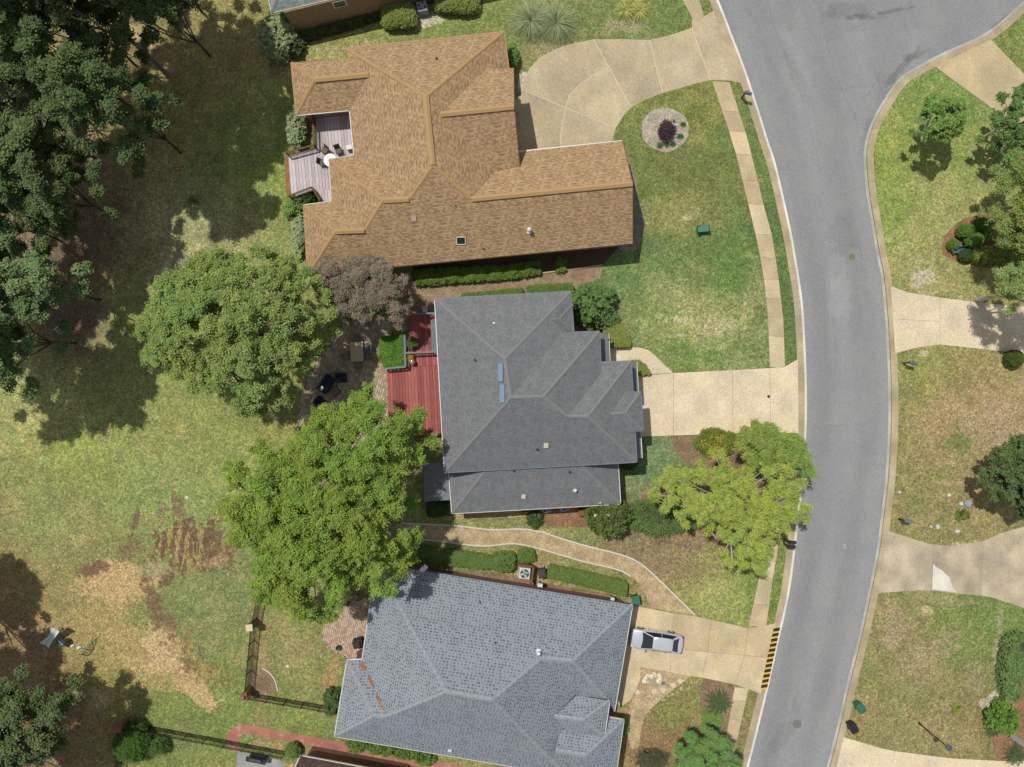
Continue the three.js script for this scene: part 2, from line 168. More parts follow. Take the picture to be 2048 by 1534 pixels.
// patches of other matter: x, y, half width, half height, turn, colour, cover, ragged, streaked
const patches = [
  [232, 1168, 88, 48, 0.05, [206, 170, 112], 0.95, 0.5], [215, 1235, 60, 50, 0.2, [192, 160, 98], 0.55, 0.9], [270, 1300, 62, 55, 0.3, [196, 164, 100], 0.6, 0.8], [330, 1300, 46, 62, -0.5, [212, 178, 126], 0.9, 0.5], [385, 1372, 66, 24, 0.75, [208, 172, 116], 0.9, 0.6], [300, 1350, 60, 26, 0.5, [198, 166, 104], 0.6, 0.9], [150, 1270, 70, 60, 0, [180, 156, 92], 0.5, 1],
  [385, 1092, 88, 58, 0, [120, 88, 62], 0.9, 0.8, 1], [450, 1100, 30, 40, 0, [124, 94, 66], 0.8, 0.9, 1], [355, 1010, 16, 40, -0.25, [130, 104, 78], 0.75, 0.8, 1], [272, 1036, 7, 24, 0.15, [128, 100, 76], 0.85, 0.5], [325, 1030, 12, 30, 0, [138, 112, 88], 0.6, 0.9, 1], [182, 1138, 34, 14, -0.2, [128, 94, 68], 0.85, 0.7], [255, 1100, 26, 30, 0.1, [136, 104, 76], 0.65, 0.9], [305, 1205, 18, 56, -0.3, [132, 100, 72], 0.8, 0.8], [330, 1240, 16, 40, -0.4, [134, 102, 74], 0.7, 0.8], [355, 1290, 40, 26, 0.4, [128, 90, 62], 0.8, 0.9, 1], [405, 1345, 56, 24, 0.3, [132, 94, 64], 0.75, 0.9, 1], [330, 1152, 16, 20, 0.2, [120, 92, 70], 0.8, 0.5], [310, 1140, 40, 20, 0.1, [190, 168, 128], 0.6, 0.6], [430, 1122, 30, 12, -0.2, [188, 152, 108], 0.6, 0.7],
  [1400, 650, 110, 50, -0.1, [186, 178, 116], 0.5, 1.1], [1330, 590, 60, 40, 0.3, [176, 172, 108], 0.4, 1.1], [1480, 740, 80, 40, 0, [180, 172, 116], 0.35, 1.2], [1360, 640, 30, 10, 0.2, [212, 200, 156], 0.6, 1], [1430, 655, 60, 16, -0.3, [206, 186, 140], 0.55, 1.1], [1510, 570, 22, 60, -0.2, [178, 172, 110], 0.5, 1.1], [1345, 430, 60, 26, 0.1, [176, 164, 96], 0.5, 1.1], [1375, 435, 14, 8, 0, [206, 190, 140], 0.7, 0.8], [1300, 445, 60, 24, 0, [150, 146, 78], 0.5, 1], [1440, 470, 90, 26, -0.35, [92, 126, 60], 0.5, 0.8], [1460, 560, 40, 30, 0, [100, 136, 56], 0.5, 0.8], [1360, 705, 40, 20, 0, [96, 134, 62], 0.45, 0.8], [1290, 490, 40, 22, 0.2, [92, 120, 62], 0.5, 0.8], [1400, 330, 90, 40, 0, [118, 124, 58], 0.4, 1], [1380, 200, 40, 14, -0.2, [160, 152, 84], 0.45, 1],
  [1847, 551, 24, 20, 0, [206, 192, 160], 0.85, 0.9], [1850, 586, 16, 6, 0.2, [200, 184, 146], 0.7, 0.9], [1845, 704, 12, 12, 0.5, [206, 190, 150], 0.7, 0.9], [1870, 850, 60, 60, 0, [176, 152, 102], 0.5, 1.2], [1985, 850, 70, 60, 0.2, [178, 154, 112], 0.75, 0.9], [1915, 885, 26, 22, 0, [110, 134, 58], 0.7, 0.9], [1880, 945, 22, 18, 0, [120, 134, 62], 0.6, 1], [1860, 920, 40, 20, 0.3, [172, 148, 104], 0.5, 1.2], [1900, 965, 26, 8, 0, [190, 166, 122], 0.6, 1], [1830, 1010, 30, 20, 0.2, [116, 132, 66], 0.4, 1], [1930, 1090, 50, 8, -0.1, [196, 182, 148], 0.7, 0.9], [1790, 900, 10, 60, 0, [120, 138, 62], 0.5, 0.9], [1945, 960, 40, 40, 0, [170, 146, 100], 0.4, 1.2],
  [1790, 1255, 26, 34, 0.2, [178, 154, 116], 0.65, 1.1], [1780, 1340, 34, 30, 0, [158, 142, 90], 0.5, 1.2], [1870, 1300, 70, 26, -0.4, [178, 156, 112], 0.6, 1.1], [1840, 1345, 40, 20, 0, [176, 150, 108], 0.5, 1.1], [1855, 1220, 12, 10, 0, [214, 186, 136], 0.7, 0.8], [1900, 1200, 60, 14, 0.1, [176, 164, 112], 0.5, 1.1], [1975, 1405, 20, 12, -0.3, [206, 192, 168], 0.85, 0.7], [1988, 1390, 14, 10, 0, [214, 206, 186], 0.85, 0.5], [1900, 1412, 26, 18, 0, [176, 156, 116], 0.6, 1], [1960, 1350, 26, 40, 0.2, [170, 156, 112], 0.5, 1.1], [1995, 1290, 8, 60, 0.1, [180, 164, 128], 0.7, 0.7], [1890, 1460, 60, 22, 0.2, [166, 148, 100], 0.5, 1.2], [1920, 1480, 40, 20, 0, [176, 158, 112], 0.4, 1.2], [1800, 1480, 30, 14, 0.2, [160, 144, 96], 0.4, 1.2], [1725, 1425, 12, 30, 0, [170, 140, 94], 0.5, 1],
  [1240, 1095, 60, 34, 0.2, [150, 126, 92], 0.7, 1.1], [1320, 1120, 90, 36, 0.1, [152, 130, 96], 0.65, 1.1], [1355, 1085, 40, 12, 0.1, [112, 88, 78], 0.5, 1], [1260, 1068, 30, 10, 0, [128, 104, 84], 0.6, 1], [1380, 1060, 60, 30, 0, [168, 130, 96], 0.7, 0.8], [1400, 1140, 50, 20, 0, [150, 140, 84], 0.4, 1.2], [1440, 1190, 50, 26, 0.2, [170, 172, 98], 0.5, 1],
  [700, 95, 90, 10, -0.2, [186, 166, 122], 0.6, 0.9], [860, 40, 30, 12, -0.3, [216, 204, 176], 0.85, 0.6], [1090, 95, 50, 22, -0.3, [172, 156, 112], 0.65, 1], [1260, 52, 44, 14, 0, [172, 160, 122], 0.7, 0.9], [1045, 160, 10, 26, 0.3, [214, 206, 190], 0.85, 0.4], [1015, 95, 30, 14, 0, [150, 146, 84], 0.4, 1],
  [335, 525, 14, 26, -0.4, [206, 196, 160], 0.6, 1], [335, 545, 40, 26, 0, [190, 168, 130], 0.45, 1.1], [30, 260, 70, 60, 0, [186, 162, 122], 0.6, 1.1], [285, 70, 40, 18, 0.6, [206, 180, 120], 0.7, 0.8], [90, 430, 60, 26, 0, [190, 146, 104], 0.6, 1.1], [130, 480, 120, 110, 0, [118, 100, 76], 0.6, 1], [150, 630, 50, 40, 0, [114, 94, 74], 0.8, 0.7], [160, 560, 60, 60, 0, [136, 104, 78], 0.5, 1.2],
  [30, 1290, 70, 70, 0, [160, 128, 86], 0.6, 1], [60, 1360, 60, 50, 0, [176, 140, 94], 0.6, 1], [80, 1440, 70, 60, 0, [136, 108, 76], 0.6, 1], [30, 1500, 60, 50, 0, [120, 90, 60], 0.6, 1], [190, 1395, 40, 20, 0, [190, 172, 134], 0.5, 1.1], [520, 1335, 20, 120, 0, [178, 142, 96], 0.6, 0.8], [590, 1295, 40, 30, 0, [176, 150, 104], 0.4, 1.1], [660, 1360, 14, 44, 0.2, [186, 146, 96], 0.8, 0.7], [545, 1490, 50, 14, 0.2, [182, 150, 98], 0.75, 0.8], [560, 1535, 40, 14, 0, [196, 164, 112], 0.8, 0.6], [640, 1508, 60, 5, 0.18, [176, 152, 104], 0.6, 0.9],
  [1290, 1480, 40, 40, 0, [160, 126, 84], 0.75, 0.9], [1370, 1480, 40, 30, 0, [150, 116, 80], 0.75, 0.9], [1260, 1440, 20, 30, 0, [186, 150, 98], 0.7, 0.8], [1320, 1512, 60, 16, 0, [156, 122, 84], 0.8, 0.9], [1490, 1460, 20, 20, 0, [150, 122, 88], 0.6, 1],
  [1100, 1130, 60, 8, 0.17, [176, 150, 104], 0.5, 1.1], [1000, 1110, 20, 8, 0, [188, 150, 98], 0.5, 1], [900, 1100, 60, 10, 0.1, [160, 132, 86], 0.5, 1], [1300, 990, 22, 16, 0, [186, 140, 100], 0.8, 0.8], [560, 115, 30, 40, 0, [150, 116, 80], 0.6, 1]];
const lawnData = new Uint8Array(GW * GH * 4);
{
  const cw = 65, ch = 49, cells = new Float32Array(cw * ch * 3);
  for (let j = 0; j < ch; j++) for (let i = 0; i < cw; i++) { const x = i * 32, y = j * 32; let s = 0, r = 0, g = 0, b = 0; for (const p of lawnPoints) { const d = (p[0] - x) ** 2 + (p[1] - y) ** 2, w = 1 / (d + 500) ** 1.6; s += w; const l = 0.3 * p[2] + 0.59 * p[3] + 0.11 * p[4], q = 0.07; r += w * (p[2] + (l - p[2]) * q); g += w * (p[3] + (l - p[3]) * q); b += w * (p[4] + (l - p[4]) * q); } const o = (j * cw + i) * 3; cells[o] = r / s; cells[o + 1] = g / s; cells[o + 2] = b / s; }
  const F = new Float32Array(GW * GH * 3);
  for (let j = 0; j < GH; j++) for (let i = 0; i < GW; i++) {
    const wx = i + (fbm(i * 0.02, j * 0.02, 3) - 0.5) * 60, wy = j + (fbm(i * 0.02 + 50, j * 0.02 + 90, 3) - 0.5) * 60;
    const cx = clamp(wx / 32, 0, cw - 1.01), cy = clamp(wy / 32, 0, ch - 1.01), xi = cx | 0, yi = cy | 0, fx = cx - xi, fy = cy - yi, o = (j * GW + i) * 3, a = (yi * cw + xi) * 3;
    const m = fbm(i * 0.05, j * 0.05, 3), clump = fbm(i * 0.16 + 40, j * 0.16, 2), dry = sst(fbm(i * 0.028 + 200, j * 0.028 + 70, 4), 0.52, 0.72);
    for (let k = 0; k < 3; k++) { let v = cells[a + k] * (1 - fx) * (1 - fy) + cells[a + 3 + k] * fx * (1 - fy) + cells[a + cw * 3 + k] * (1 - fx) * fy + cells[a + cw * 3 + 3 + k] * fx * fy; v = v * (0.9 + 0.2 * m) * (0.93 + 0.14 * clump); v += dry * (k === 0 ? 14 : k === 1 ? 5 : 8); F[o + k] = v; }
  }
  for (const [x, y, rx, ry, turn, c0, cover, rag, streak] of patches) { const lum = 0.3 * c0[0] + 0.59 * c0[1] + 0.11 * c0[2], c = c0.map((v) => v + (lum - v) * 0.16);
    const R = Math.max(rx, ry) * (1 + rag * 0.6) + 4, ct = Math.cos(turn), st = Math.sin(turn), r0 = Math.min(rx, ry);
    for (let j = Math.max(0, y - R | 0); j < Math.min(GH, y + R); j++) for (let i = Math.max(0, x - R | 0); i < Math.min(GW, x + R); i++) {
      const dx = i - x, dy = j - y, u = (dx * ct + dy * st) / rx, v = (-dx * st + dy * ct) / ry; let d = Math.sqrt(u * u + v * v);
      d += (fbm(i * 0.045 + x, j * 0.045 + y, 3) - 0.5) * rag * 1.5 + (fbm(i * 0.17, j * 0.17 + x, 3) - 0.5) * rag * 1.5;
      let a = cover * sst(1 - d, -0.08, 0.3); if (a <= 0.004) continue;
      if (streak) { const s = fbm((i + (j - y) * 0.12) * 0.11 + x, j * 0.012, 3), f = fbm(i * 0.3, j * 0.14, 2); const t = sst(s * 0.65 + f * 0.4, 0.46, 0.62), o = (j * GW + i) * 3; for (let k = 0; k < 3; k++) F[o + k] += (c[k] * (1 - t) + [182, 148, 104][k] * t - F[o + k]) * a * (0.65 + 0.35 * (1 - t)); continue; }
      const o = (j * GW + i) * 3; for (let k = 0; k < 3; k++) F[o + k] += (c[k] * (0.94 + 0.12 * vn(i * 0.4, j * 0.4)) - F[o + k]) * a;
    }
  }
  for (let j = 0, o = 0, q = 0; j < GH; j++) for (let i = 0; i < GW; i++, o += 3, q += 4) {
    const n1 = hash2(i, j), n2 = vn(i * 0.47 + j * 0.29 + 3, j * 0.49 - i * 0.27), n3 = vn(i * 0.21 - j * 0.2 + 71, j * 0.23 + i * 0.18 + 9), k = 1 + (n1 - 0.5) * 0.34 + (n2 - 0.5) * 0.4 + (n3 - 0.5) * 0.16, straw = n2 * 0.6 + n1 * 0.4 > 0.8 ? 1 : 0;
    lawnData[q] = clamp(F[o] * k + straw * 18, 0, 255); lawnData[q + 1] = clamp(F[o + 1] * k + straw * 10, 0, 255); lawnData[q + 2] = clamp(F[o + 2] * (k * 0.9 + 0.08) + straw * 12, 0, 255); lawnData[q + 3] = 255;
  }
}
const lawnTex = new THREE.DataTexture(lawnData, GW, GH); lawnTex.colorSpace = THREE.SRGBColorSpace; lawnTex.wrapS = lawnTex.wrapT = THREE.MirroredRepeatWrapping; lawnTex.magFilter = lawnTex.minFilter = THREE.LinearFilter;
lawnTex.repeat.set(21 / GW, 21 / GH); lawnTex.offset.set(1024 / GW, 767 / GH); lawnTex.needsUpdate = true;
const turfBump = grey(512, 512, (u, v) => 0.5 * tfb(u, v, 64, 2, 31) + 0.5 * tfb(u, v, 160, 1, 35), 6);
const lawnMat = mapped(lawnTex, turfBump, 0.05, 1);
{
  const L0 = offsetLine(LE, 0.85), R0 = offsetLine(RE, -0.85), hole = [...L0, ...[...R0].reverse()];
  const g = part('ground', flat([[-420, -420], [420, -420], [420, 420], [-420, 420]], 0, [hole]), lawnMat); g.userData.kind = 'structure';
}
// ------------------------------------------------------------------ asphalt: wheel-polished lanes, sealed cracks, stains
const RX0 = 1400, RW = 1024, RH = 2048, RSX = 680 / RW, RSY = 1560 / RH;
const cracks = [[[1535, 0], [1546, 45], [1556, 70], [1570, 105], [1583, 150], [1597, 175], [1612, 215], [1624, 270], [1640, 330]], [[1640, 0], [1655, 90], [1672, 150], [1690, 190], [1702, 215], [1718, 240]], [[1625, 172], [1660, 178], [1690, 176], [1740, 170]], [[1680, 490], [1720, 492], [1726, 520]], [[1700, 60], [1740, 38], [1800, 20]], [[1760, 150], [1735, 190]]];
const stains = [[1725, 32, 34, 8, 0, 26], [1790, 20, 50, 5, -0.2, 22], [1800, 140, 70, 10, -0.85, 20], [1830, 108, 34, 12, -0.3, 18], [1700, 20, 60, 20, 0, 12], [1736, 262, 14, 40, 0.3, 14], [2010, 40, 40, 10, -0.6, 20], [1600, 160, 90, 14, 1.1, 7], [1690, 470, 40, 60, 0, 7], [1680, 600, 30, 60, 0, -8], [1596, 1420, 16, 60, 0.3, 8], [1560, 1480, 20, 50, 0.4, 9], [1690, 1090, 4, 3, 0, -40], [1691, 1095, 3, 3, 0, -40]];
const roadTex = tex(RW, RH, (() => {
  const crackMap = new Float32Array(RW * RH);
  for (const c of cracks) for (let s = 1; s < c.length; s++) { const a = c[s - 1], b = c[s], n = 60; for (let t = 0; t < n; t++) { const x = (a[0] + (b[0] - a[0]) * t / n - RX0) / RSX + (vn(t * 0.5, a[0]) - 0.5) * 4, y = (a[1] + (b[1] - a[1]) * t / n) / RSY; for (let e = -1; e <= 1; e++) { const i = Math.round(x) + e, j = Math.round(y); if (i >= 0 && j >= 0 && i < RW && j < RH) crackMap[j * RW + i] = Math.max(crackMap[j * RW + i], e ? 0.25 : 0.75); } } }
  return (u, v, i, j) => {
    const x = RX0 + i * RSX, y = j * RSY, l = edgeX(leftEdge, y), r = y > 300 ? edgeX(rightOut, y) : 1729, t = (x - l) / Math.max(60, r - l);
    const lane = (Math.cos(t * 4 * Math.PI * 1.02 + 0.4) * 0.5 + 0.5) * (y > 60 ? 1 : 0.5), long = fbm((x - l) * 0.05, y * 0.006, 3), blot = fbm(x * 0.03, y * 0.03, 4), g = hash2(i, j), g2 = vn(i * 0.6, j * 0.6);
    let k = 150 + 8 * (lane - 0.5) + 11 * (long - 0.5) + 9 * (blot - 0.5) + 24 * (g - 0.5) + 18 * (g2 - 0.5);
    for (const [sx, sy, rx, ry, a, d] of stains) { const dx = x - sx, dy = y - sy; if (Math.abs(dx) > 110 || Math.abs(dy) > 110) continue; const c = Math.cos(a), s = Math.sin(a), q = ((dx * c + dy * s) / rx) ** 2 + ((-dx * s + dy * c) / ry) ** 2; k -= d * sst(1 - q + (fbm(x * 0.08, y * 0.08, 3) - 0.5) * 1.4, 0, 0.9); }
    k -= crackMap[j * RW + i] * 26; const w = sst(blot, 0.5, 0.7) * 2.5;
    return [k + w * 0.6, k + 1.5, k + 1 - w];
  };
})(), 1); roadTex.repeat.set(21 / 680, 21 / 1560); roadTex.offset.set((1024 - RX0) / 680, 767 / 1560); roadTex.wrapS = roadTex.wrapT = THREE.MirroredRepeatWrapping;
{
  const r = part('road', flat([...LE, ...[...RE].reverse()], -0.12), mapped(roadTex, bumpFine, 0.012, 0.9)); r.userData.kind = 'structure';
  // gutter pans and kerbs
  const lineKerb = (E, side, name, pan) => {
    const k = structure(name), at0 = (d) => offsetLine(E, side * d), i0 = at0(-0.02), i1 = at0(0.24), o0 = at0(0.24), o1 = at0(0.88);
    part('gutter_pan', flat([...i0, ...[...i1].reverse()], -0.112), pan, k);
    let s = 0, run = 0; for (let i = 1; i < E.length; i++) { run += Math.hypot(E[i][0] - E[i - 1][0], E[i][1] - E[i - 1][1]); if (run > 3.1 || i === E.length - 1) { const p = [...o0.slice(s, i + 1), ...o1.slice(s, i + 1).reverse()]; part('kerb_stone', slab(inset(p, 0.006), -0.13, 0.012 + 0.003 * rnd()), mat.concreteKerb, k); s = i; run = 0; } }
    part('kerb_bed', flat([...at0(0.23), ...[...at0(0.87)].reverse()], -0.03), mat.jointDark, k);
  };
  lineKerb(LE, 1, 'kerb_west', mat.gutterPan); lineKerb(RE, -1, 'kerb_east', mat.gutterGrey);
}
// ------------------------------------------------------------------ pavements and driveways, slab by slab
function paved(name, list, m, jointMat = mat.joint, gap = 0.012, yBase = 0.004, y = 0.022, curve) {
  const s = structure(name);
  for (const [i, p] of list.entries()) { const q = gp(p); part('joint_bed', flat(q, yBase + i * 0.0004), jointMat, s); part('concrete_slab', slab(inset(q, gap), 0.001, y + (i % 3) * 0.0015), Array.isArray(m) ? m[i % m.length] : m, s); }
  return s;
}
function strip(Lp, Rp, ys) { const out = []; for (let i = 1; i < ys.length; i++) out.push([[edgeX(Lp, ys[i - 1]), ys[i - 1]], [edgeX(Rp, ys[i - 1]), ys[i - 1] + 2], [edgeX(Rp, ys[i]), ys[i] + 2], [edgeX(Lp, ys[i]), ys[i]]]); return out; }
const walkTone = [mat.concreteWarm, mapped(concreteMap([202, 182, 146], 6, 0.88), bumpFine, 0.006), mapped(concreteMap([216, 197, 160], 7, 0.9), bumpFine, 0.006)];
paved('pavement_north', strip([[1423, 160], [1467, 290], [1497, 411], [1511, 470], [1526, 544], [1536, 640], [1539.5, 737]], [[1458, 160], [1495, 274], [1528, 411], [1543, 462], [1556, 544], [1567, 640], [1570, 735]], [162, 222, 262, 308, 360, 408, 468, 515, 558, 596, 634, 672, 734]), walkTone, mat.jointDark, 0.01);
paved('pavement_corner', [[[1360, -10], [1396, -10], [1408, 33], [1385, 38]]], walkTone, mat.jointDark, 0.01);
paved('pavement_south', [...strip([[1571, 866], [1566, 950], [1540, 1040], [1529, 1080], [1517, 1160], [1496, 1256]], [[1602, 866], [1597, 950], [1571, 1040], [1558, 1080], [1545, 1160], [1532, 1254]], [872, 930, 985, 1035, 1085, 1122, 1156, 1208, 1252]), ...strip([[1470, 1369], [1451, 1480], [1438, 1545]], [[1497, 1376], [1474, 1480], [1462, 1545]], [1374, 1400, 1438, 1482, 1540])], walkTone, mat.jointDark, 0.01);
const jc = [[1218, 134], [1186, 150], [1158, 170], [1139, 190], [1131, 215]], jd = [[1131, 215], [1125, 246], [1121, 270], [1120, 297]];
paved('driveway_north', [
  [[1187, 79], [1158, 85], [1130, 91], [1111, 99], [1081, 115], [1059, 137], [1046, 164], [1043, 179], [1131, 215], ...[...jc].reverse().slice(1)],
  [[1043, 179], [1040, 189], [1030, 200], [1030, 315], [1120, 297], ...[...jd].reverse().slice(1)],
  [...jc, [1232, 255], [1248, 230], [1262, 215]], [...jd, [1224, 292], [1226, 275], [1232, 255]],
  [[1187, 79], [1218, 134], [1262, 215], [1290, 199], [1325, 186], [1299, 80], [1254, 79]], [[1299, 80], [1325, 186], [1391, 167], [1421, 160], [1384, 56], [1336, 72]],
  [[1384, 56], [1421, 160], [1459, 161], [1483, 166], [1462, 110], [1428, 22], [1408, 33], [1385, 38]]],
  [mat.concreteOld, mapped(concreteMap([190, 175, 144], 10, 0.88), bumpFine, 0.006), mapped(concreteMap([201, 185, 152], 8, 0.88), bumpFine, 0.006)], mat.joint, 0.034);
paved('driveway_middle', [[[1276, 752], [1347, 746], [1347, 871], [1268, 874]], [[1347, 746], [1465, 740], [1466, 867], [1347, 871]], [[1465, 740], [1540, 736], [1541, 866], [1466, 867]], [[1540, 736], [1570, 733], [1596, 718], [1597, 866], [1541, 866]]], mat.concreteTan, mat.jointDark, 0.012);
paved('garden_walk', [[[1205, 696], [1256, 694], [1279, 695], [1297, 700], [1309, 710], [1322, 724], [1347, 746], [1276, 752], [1301, 748], [1297, 738], [1291, 729], [1276, 721], [1263, 721], [1205, 723]].slice(0, 7).concat([[1301, 748.5], [1297, 738], [1291, 729], [1276, 721], [1263, 721], [1205, 723]])], mat.concreteTan, mat.jointDark, 0.01);
paved('driveway_south', [[[1263, 1210], [1347, 1226], [1342, 1300], [1341, 1345], [1281, 1334], [1280, 1360], [1273, 1377], [1262, 1399], [1246, 1411], [1222, 1404]], [[1347, 1226], [1391, 1232], [1422, 1239], [1415, 1304], [1342, 1296]], [[1342, 1296], [1415, 1304], [1404, 1355], [1377, 1352], [1341, 1345]], [[1422, 1239], [1496, 1256], [1489, 1310], [1415, 1304]], [[1415, 1304], [1489, 1310], [1470, 1369], [1404, 1355]], [[1496, 1256], [1532, 1250], [1553, 1246], [1538, 1316], [1489, 1310]], [[1489, 1310], [1538, 1316], [1522, 1388], [1496, 1378], [1470, 1369]]], [mapped(concreteMap([216, 197, 160], 6, 0.88), bumpFine, 0.006), mapped(concreteMap([208, 188, 150], 7, 0.86), bumpFine, 0.006)], mat.jointDark, 0.012);
paved('driveway_northeast', [[[1869, 133], [1925, 106], [1982, 79], [2047, 147], [2110, 210], [2040, 270], [1984, 217]]], mat.concreteWarm, mat.jointDark);
paved('driveway_east', [[[1781, 572], [1817, 585], [1880, 595], [1880, 643], [1786, 638]], [[1786, 638], [1880, 643], [1880, 689], [1830, 696], [1790, 707]], [[1880, 595], [1912, 599], [1978, 607], [1978, 700], [1880, 689]], [[1978, 607], [2060, 614], [2060, 707], [2008, 703], [1978, 700]]], mat.concreteTan, mat.jointDark, 0.01);
paved('driveway_southeast', [[[1773, 1061], [1817, 1075], [1858, 1088], [1865, 1089], [1862, 1181], [1844, 1180], [1757, 1186]], [[1865, 1089], [1899, 1092], [1953, 1086], [1968, 1081], [1962, 1191], [1915, 1187], [1862, 1181]], [[1968, 1081], [2000, 1067], [2060, 1050], [2060, 1220], [2022, 1207], [1981, 1194], [1962, 1191]]], [mat.concretePale, mapped(concreteMap([202, 186, 158], 6, 0.72), bumpFine, 0.006)], mat.joint, 0.01);
paved('driveway_corner', [[[1687, 1474], [1762, 1496], [1790, 1502], [1775, 1570], [1664, 1570]], [[1790, 1502], [1899, 1516], [2008, 1522], [2060, 1522], [2060, 1570], [1775, 1570]]], mat.concreteTan, mat.jointDark, 0.01);
part('concrete_patch', slab(gp([[1866, 1128], [1872, 1134], [1884, 1141], [1899, 1155], [1903, 1168], [1905, 1175], [1914, 1184], [1864, 1179]]), 0.001, 0.031), mat.patchWhite).userData.kind = 'structure';
// ------------------------------------------------------------------ beds and loose surfaces
const chips = (a, b, c, tile = 3) => { const f = tex(512, 512, (u, v, i, j) => { const n = tfb(u, v, 40, 2, 41), m = tfb(u, v, 110, 1, 47), big = tfb(u, v, 5, 3, 51), q = mixc(a, b, sst(n * 0.6 + m * 0.4, 0.3, 0.7)), k = 0.82 + 0.3 * big; const e = m > 0.72 && n > 0.5 ? mixc(q, c, 0.8) : q; return [e[0] * k, e[1] * k, e[2] * k]; }, tile); return mapped(f, bumpCoarse, 0.05, 1); };
mat.bark = chips([132, 98, 72], [168, 130, 98], [198, 164, 126]); mat.mulchDry = chips([130, 108, 82], [164, 138, 106], [192, 168, 132]); mat.mulchRed = chips([138, 100, 72], [174, 132, 98], [204, 166, 126]);
mat.gravelTan = chips([182, 154, 114], [214, 190, 148], [236, 222, 190]); mat.gravelBrown = chips([150, 124, 98], [178, 152, 122], [200, 178, 148]); mat.gravelWhite = chips([164, 148, 122], [214, 204, 182], [240, 236, 224], 2.2); mat.gravelGrey = chips([120, 114, 98], [164, 158, 136], [200, 194, 172], 2.2);
const bed = (name, pts, m, y = 0.006, curved = true) => { const p = curved ? smooth(gp(pts), true, 3) : gp(pts), o = part(name, flat(p, y), m); o.userData.kind = 'structure'; return p; };
bed('mulch_bed', [[1343, 873], [1420, 869], [1480, 868], [1560, 870], [1568, 940], [1545, 1000], [1530, 1060], [1460, 1110], [1400, 1066], [1290, 1068], [1255, 1050], [1268, 1010], [1305, 980], [1345, 962], [1400, 958], [1480, 965], [1500, 930], [1440, 905], [1385, 930], [1358, 908]], mat.mulchDry);
bed('mulch_bed', [[1938, 434], [1924, 440], [1906, 454], [1892, 469], [1884, 489], [1884, 505], [1892, 513], [1930, 528], [2060, 532], [2060, 434]], mat.mulchRed);
bed('mulch_bed', [[1130, 588], [1200, 583], [1236, 618], [1240, 645], [1215, 655], [1200, 690], [1130, 690]], mat.mulchRed);
bed('mulch_bed', [[1055, 1022], [1200, 1015], [1205, 1050], [1150, 1054], [1080, 1048]], mat.mulchRed);
bed('mulch_bed', [[504, 1332], [530, 1340], [548, 1356], [556, 1382], [530, 1386], [502, 1384]], mat.mulchDry);
bed('mulch_bed', [[1990, 1440], [1985, 1480], [2000, 1520], [2060, 1524], [2060, 1300], [2040, 1390], [2010, 1440]], mat.mulchRed);
bed('mulch_bed', [[1407, 1358], [1468, 1372], [1455, 1440], [1440, 1500], [1420, 1500], [1408, 1440]], mat.mulchDry);
bed('mulch_bed', [[850, 1140], [1000, 1146], [1100, 1168], [1230, 1192], [1262, 1212], [1250, 1222], [850, 1165]], mat.mulchDry, 0.006, false);
bed('mulch_bed', [[590, 72], [690, 44], [760, 28], [900, 0], [900, -30], [600, 20]], mat.soil, 0.006, false);
bed('gravel_bed', [[1281, 1336], [1330, 1344], [1377, 1353], [1348, 1378], [1312, 1408], [1292, 1430], [1282, 1462], [1276, 1496], [1262, 1496], [1258, 1420], [1272, 1380], [1280, 1360]], mat.gravelTan);
bed('gravel_bed', Array.from({ length: 16 }, (_, i) => [1330 + 47 * Math.cos(i / 16 * 6.283) * (1 + 0.03 * Math.sin(i * 2.2)), 259 + 44 * Math.sin(i / 16 * 6.283) * (1 + 0.03 * Math.cos(i * 1.7))]), mat.gravelWhite);
bed('gravel_bed', [[1240, 296], [1262, 325], [1272, 360], [1276, 390], [1285, 425], [1289, 446], [1282, 484], [1272, 500], [1240, 500]], mat.gravelGrey);
bed('gravel_path', [[800, 560], [940, 552], [1080, 545.5], [1206, 530], [1200, 556], [1160, 572], [1150, 595], [1000, 605], [860, 640], [800, 640]], mat.gravelBrown, 0.006, false);
bed('soil_strip', [[820, 500], [1250, 480], [1206, 529], [1080, 545], [830, 566]], mat.soil, 0.009, false);
const pathTop = [[800, 1046], [851, 1048], [920, 1052], [980, 1059], [1048, 1058], [1085, 1064], [1117, 1075], [1160, 1088], [1199, 1098], [1254, 1113], [1281, 1127], [1309, 1151], [1347, 1188], [1390, 1230]], pathBottom = [[800, 1076], [845, 1079], [897, 1084], [965, 1092], [1029, 1087], [1075, 1096], [1117, 1108], [1172, 1124], [1243, 1142], [1276, 1165], [1295, 1199], [1302, 1216]];
{
  const a = smooth(gp(pathTop), false, 4), b = smooth(gp(pathBottom), false, 4);
  part('gravel_path', flat([...a, ...[...b].reverse()], 0.008), mat.gravelTan).userData.kind = 'structure';
  const edging = (line, n, label) => { const t = thing('path_edging', label, 'edging', 'white stone edgings of the gravel path'); for (let i = 0; i + 2 < n; i += 2) { const s = line.slice(i, i + 3); part('edging_stone', slab(inset([...offsetLine(s, 0.07), ...offsetLine(s, -0.07).reverse()], 0.008), 0, 0.07 + 0.015 * rnd()), mat.offWhite, t); } };
  edging(a, a.length, 'white stone edging along the lawn side of the gravel path'); edging(b, b.length - 10, 'white stone edging of the gravel path beside the hedges');
}
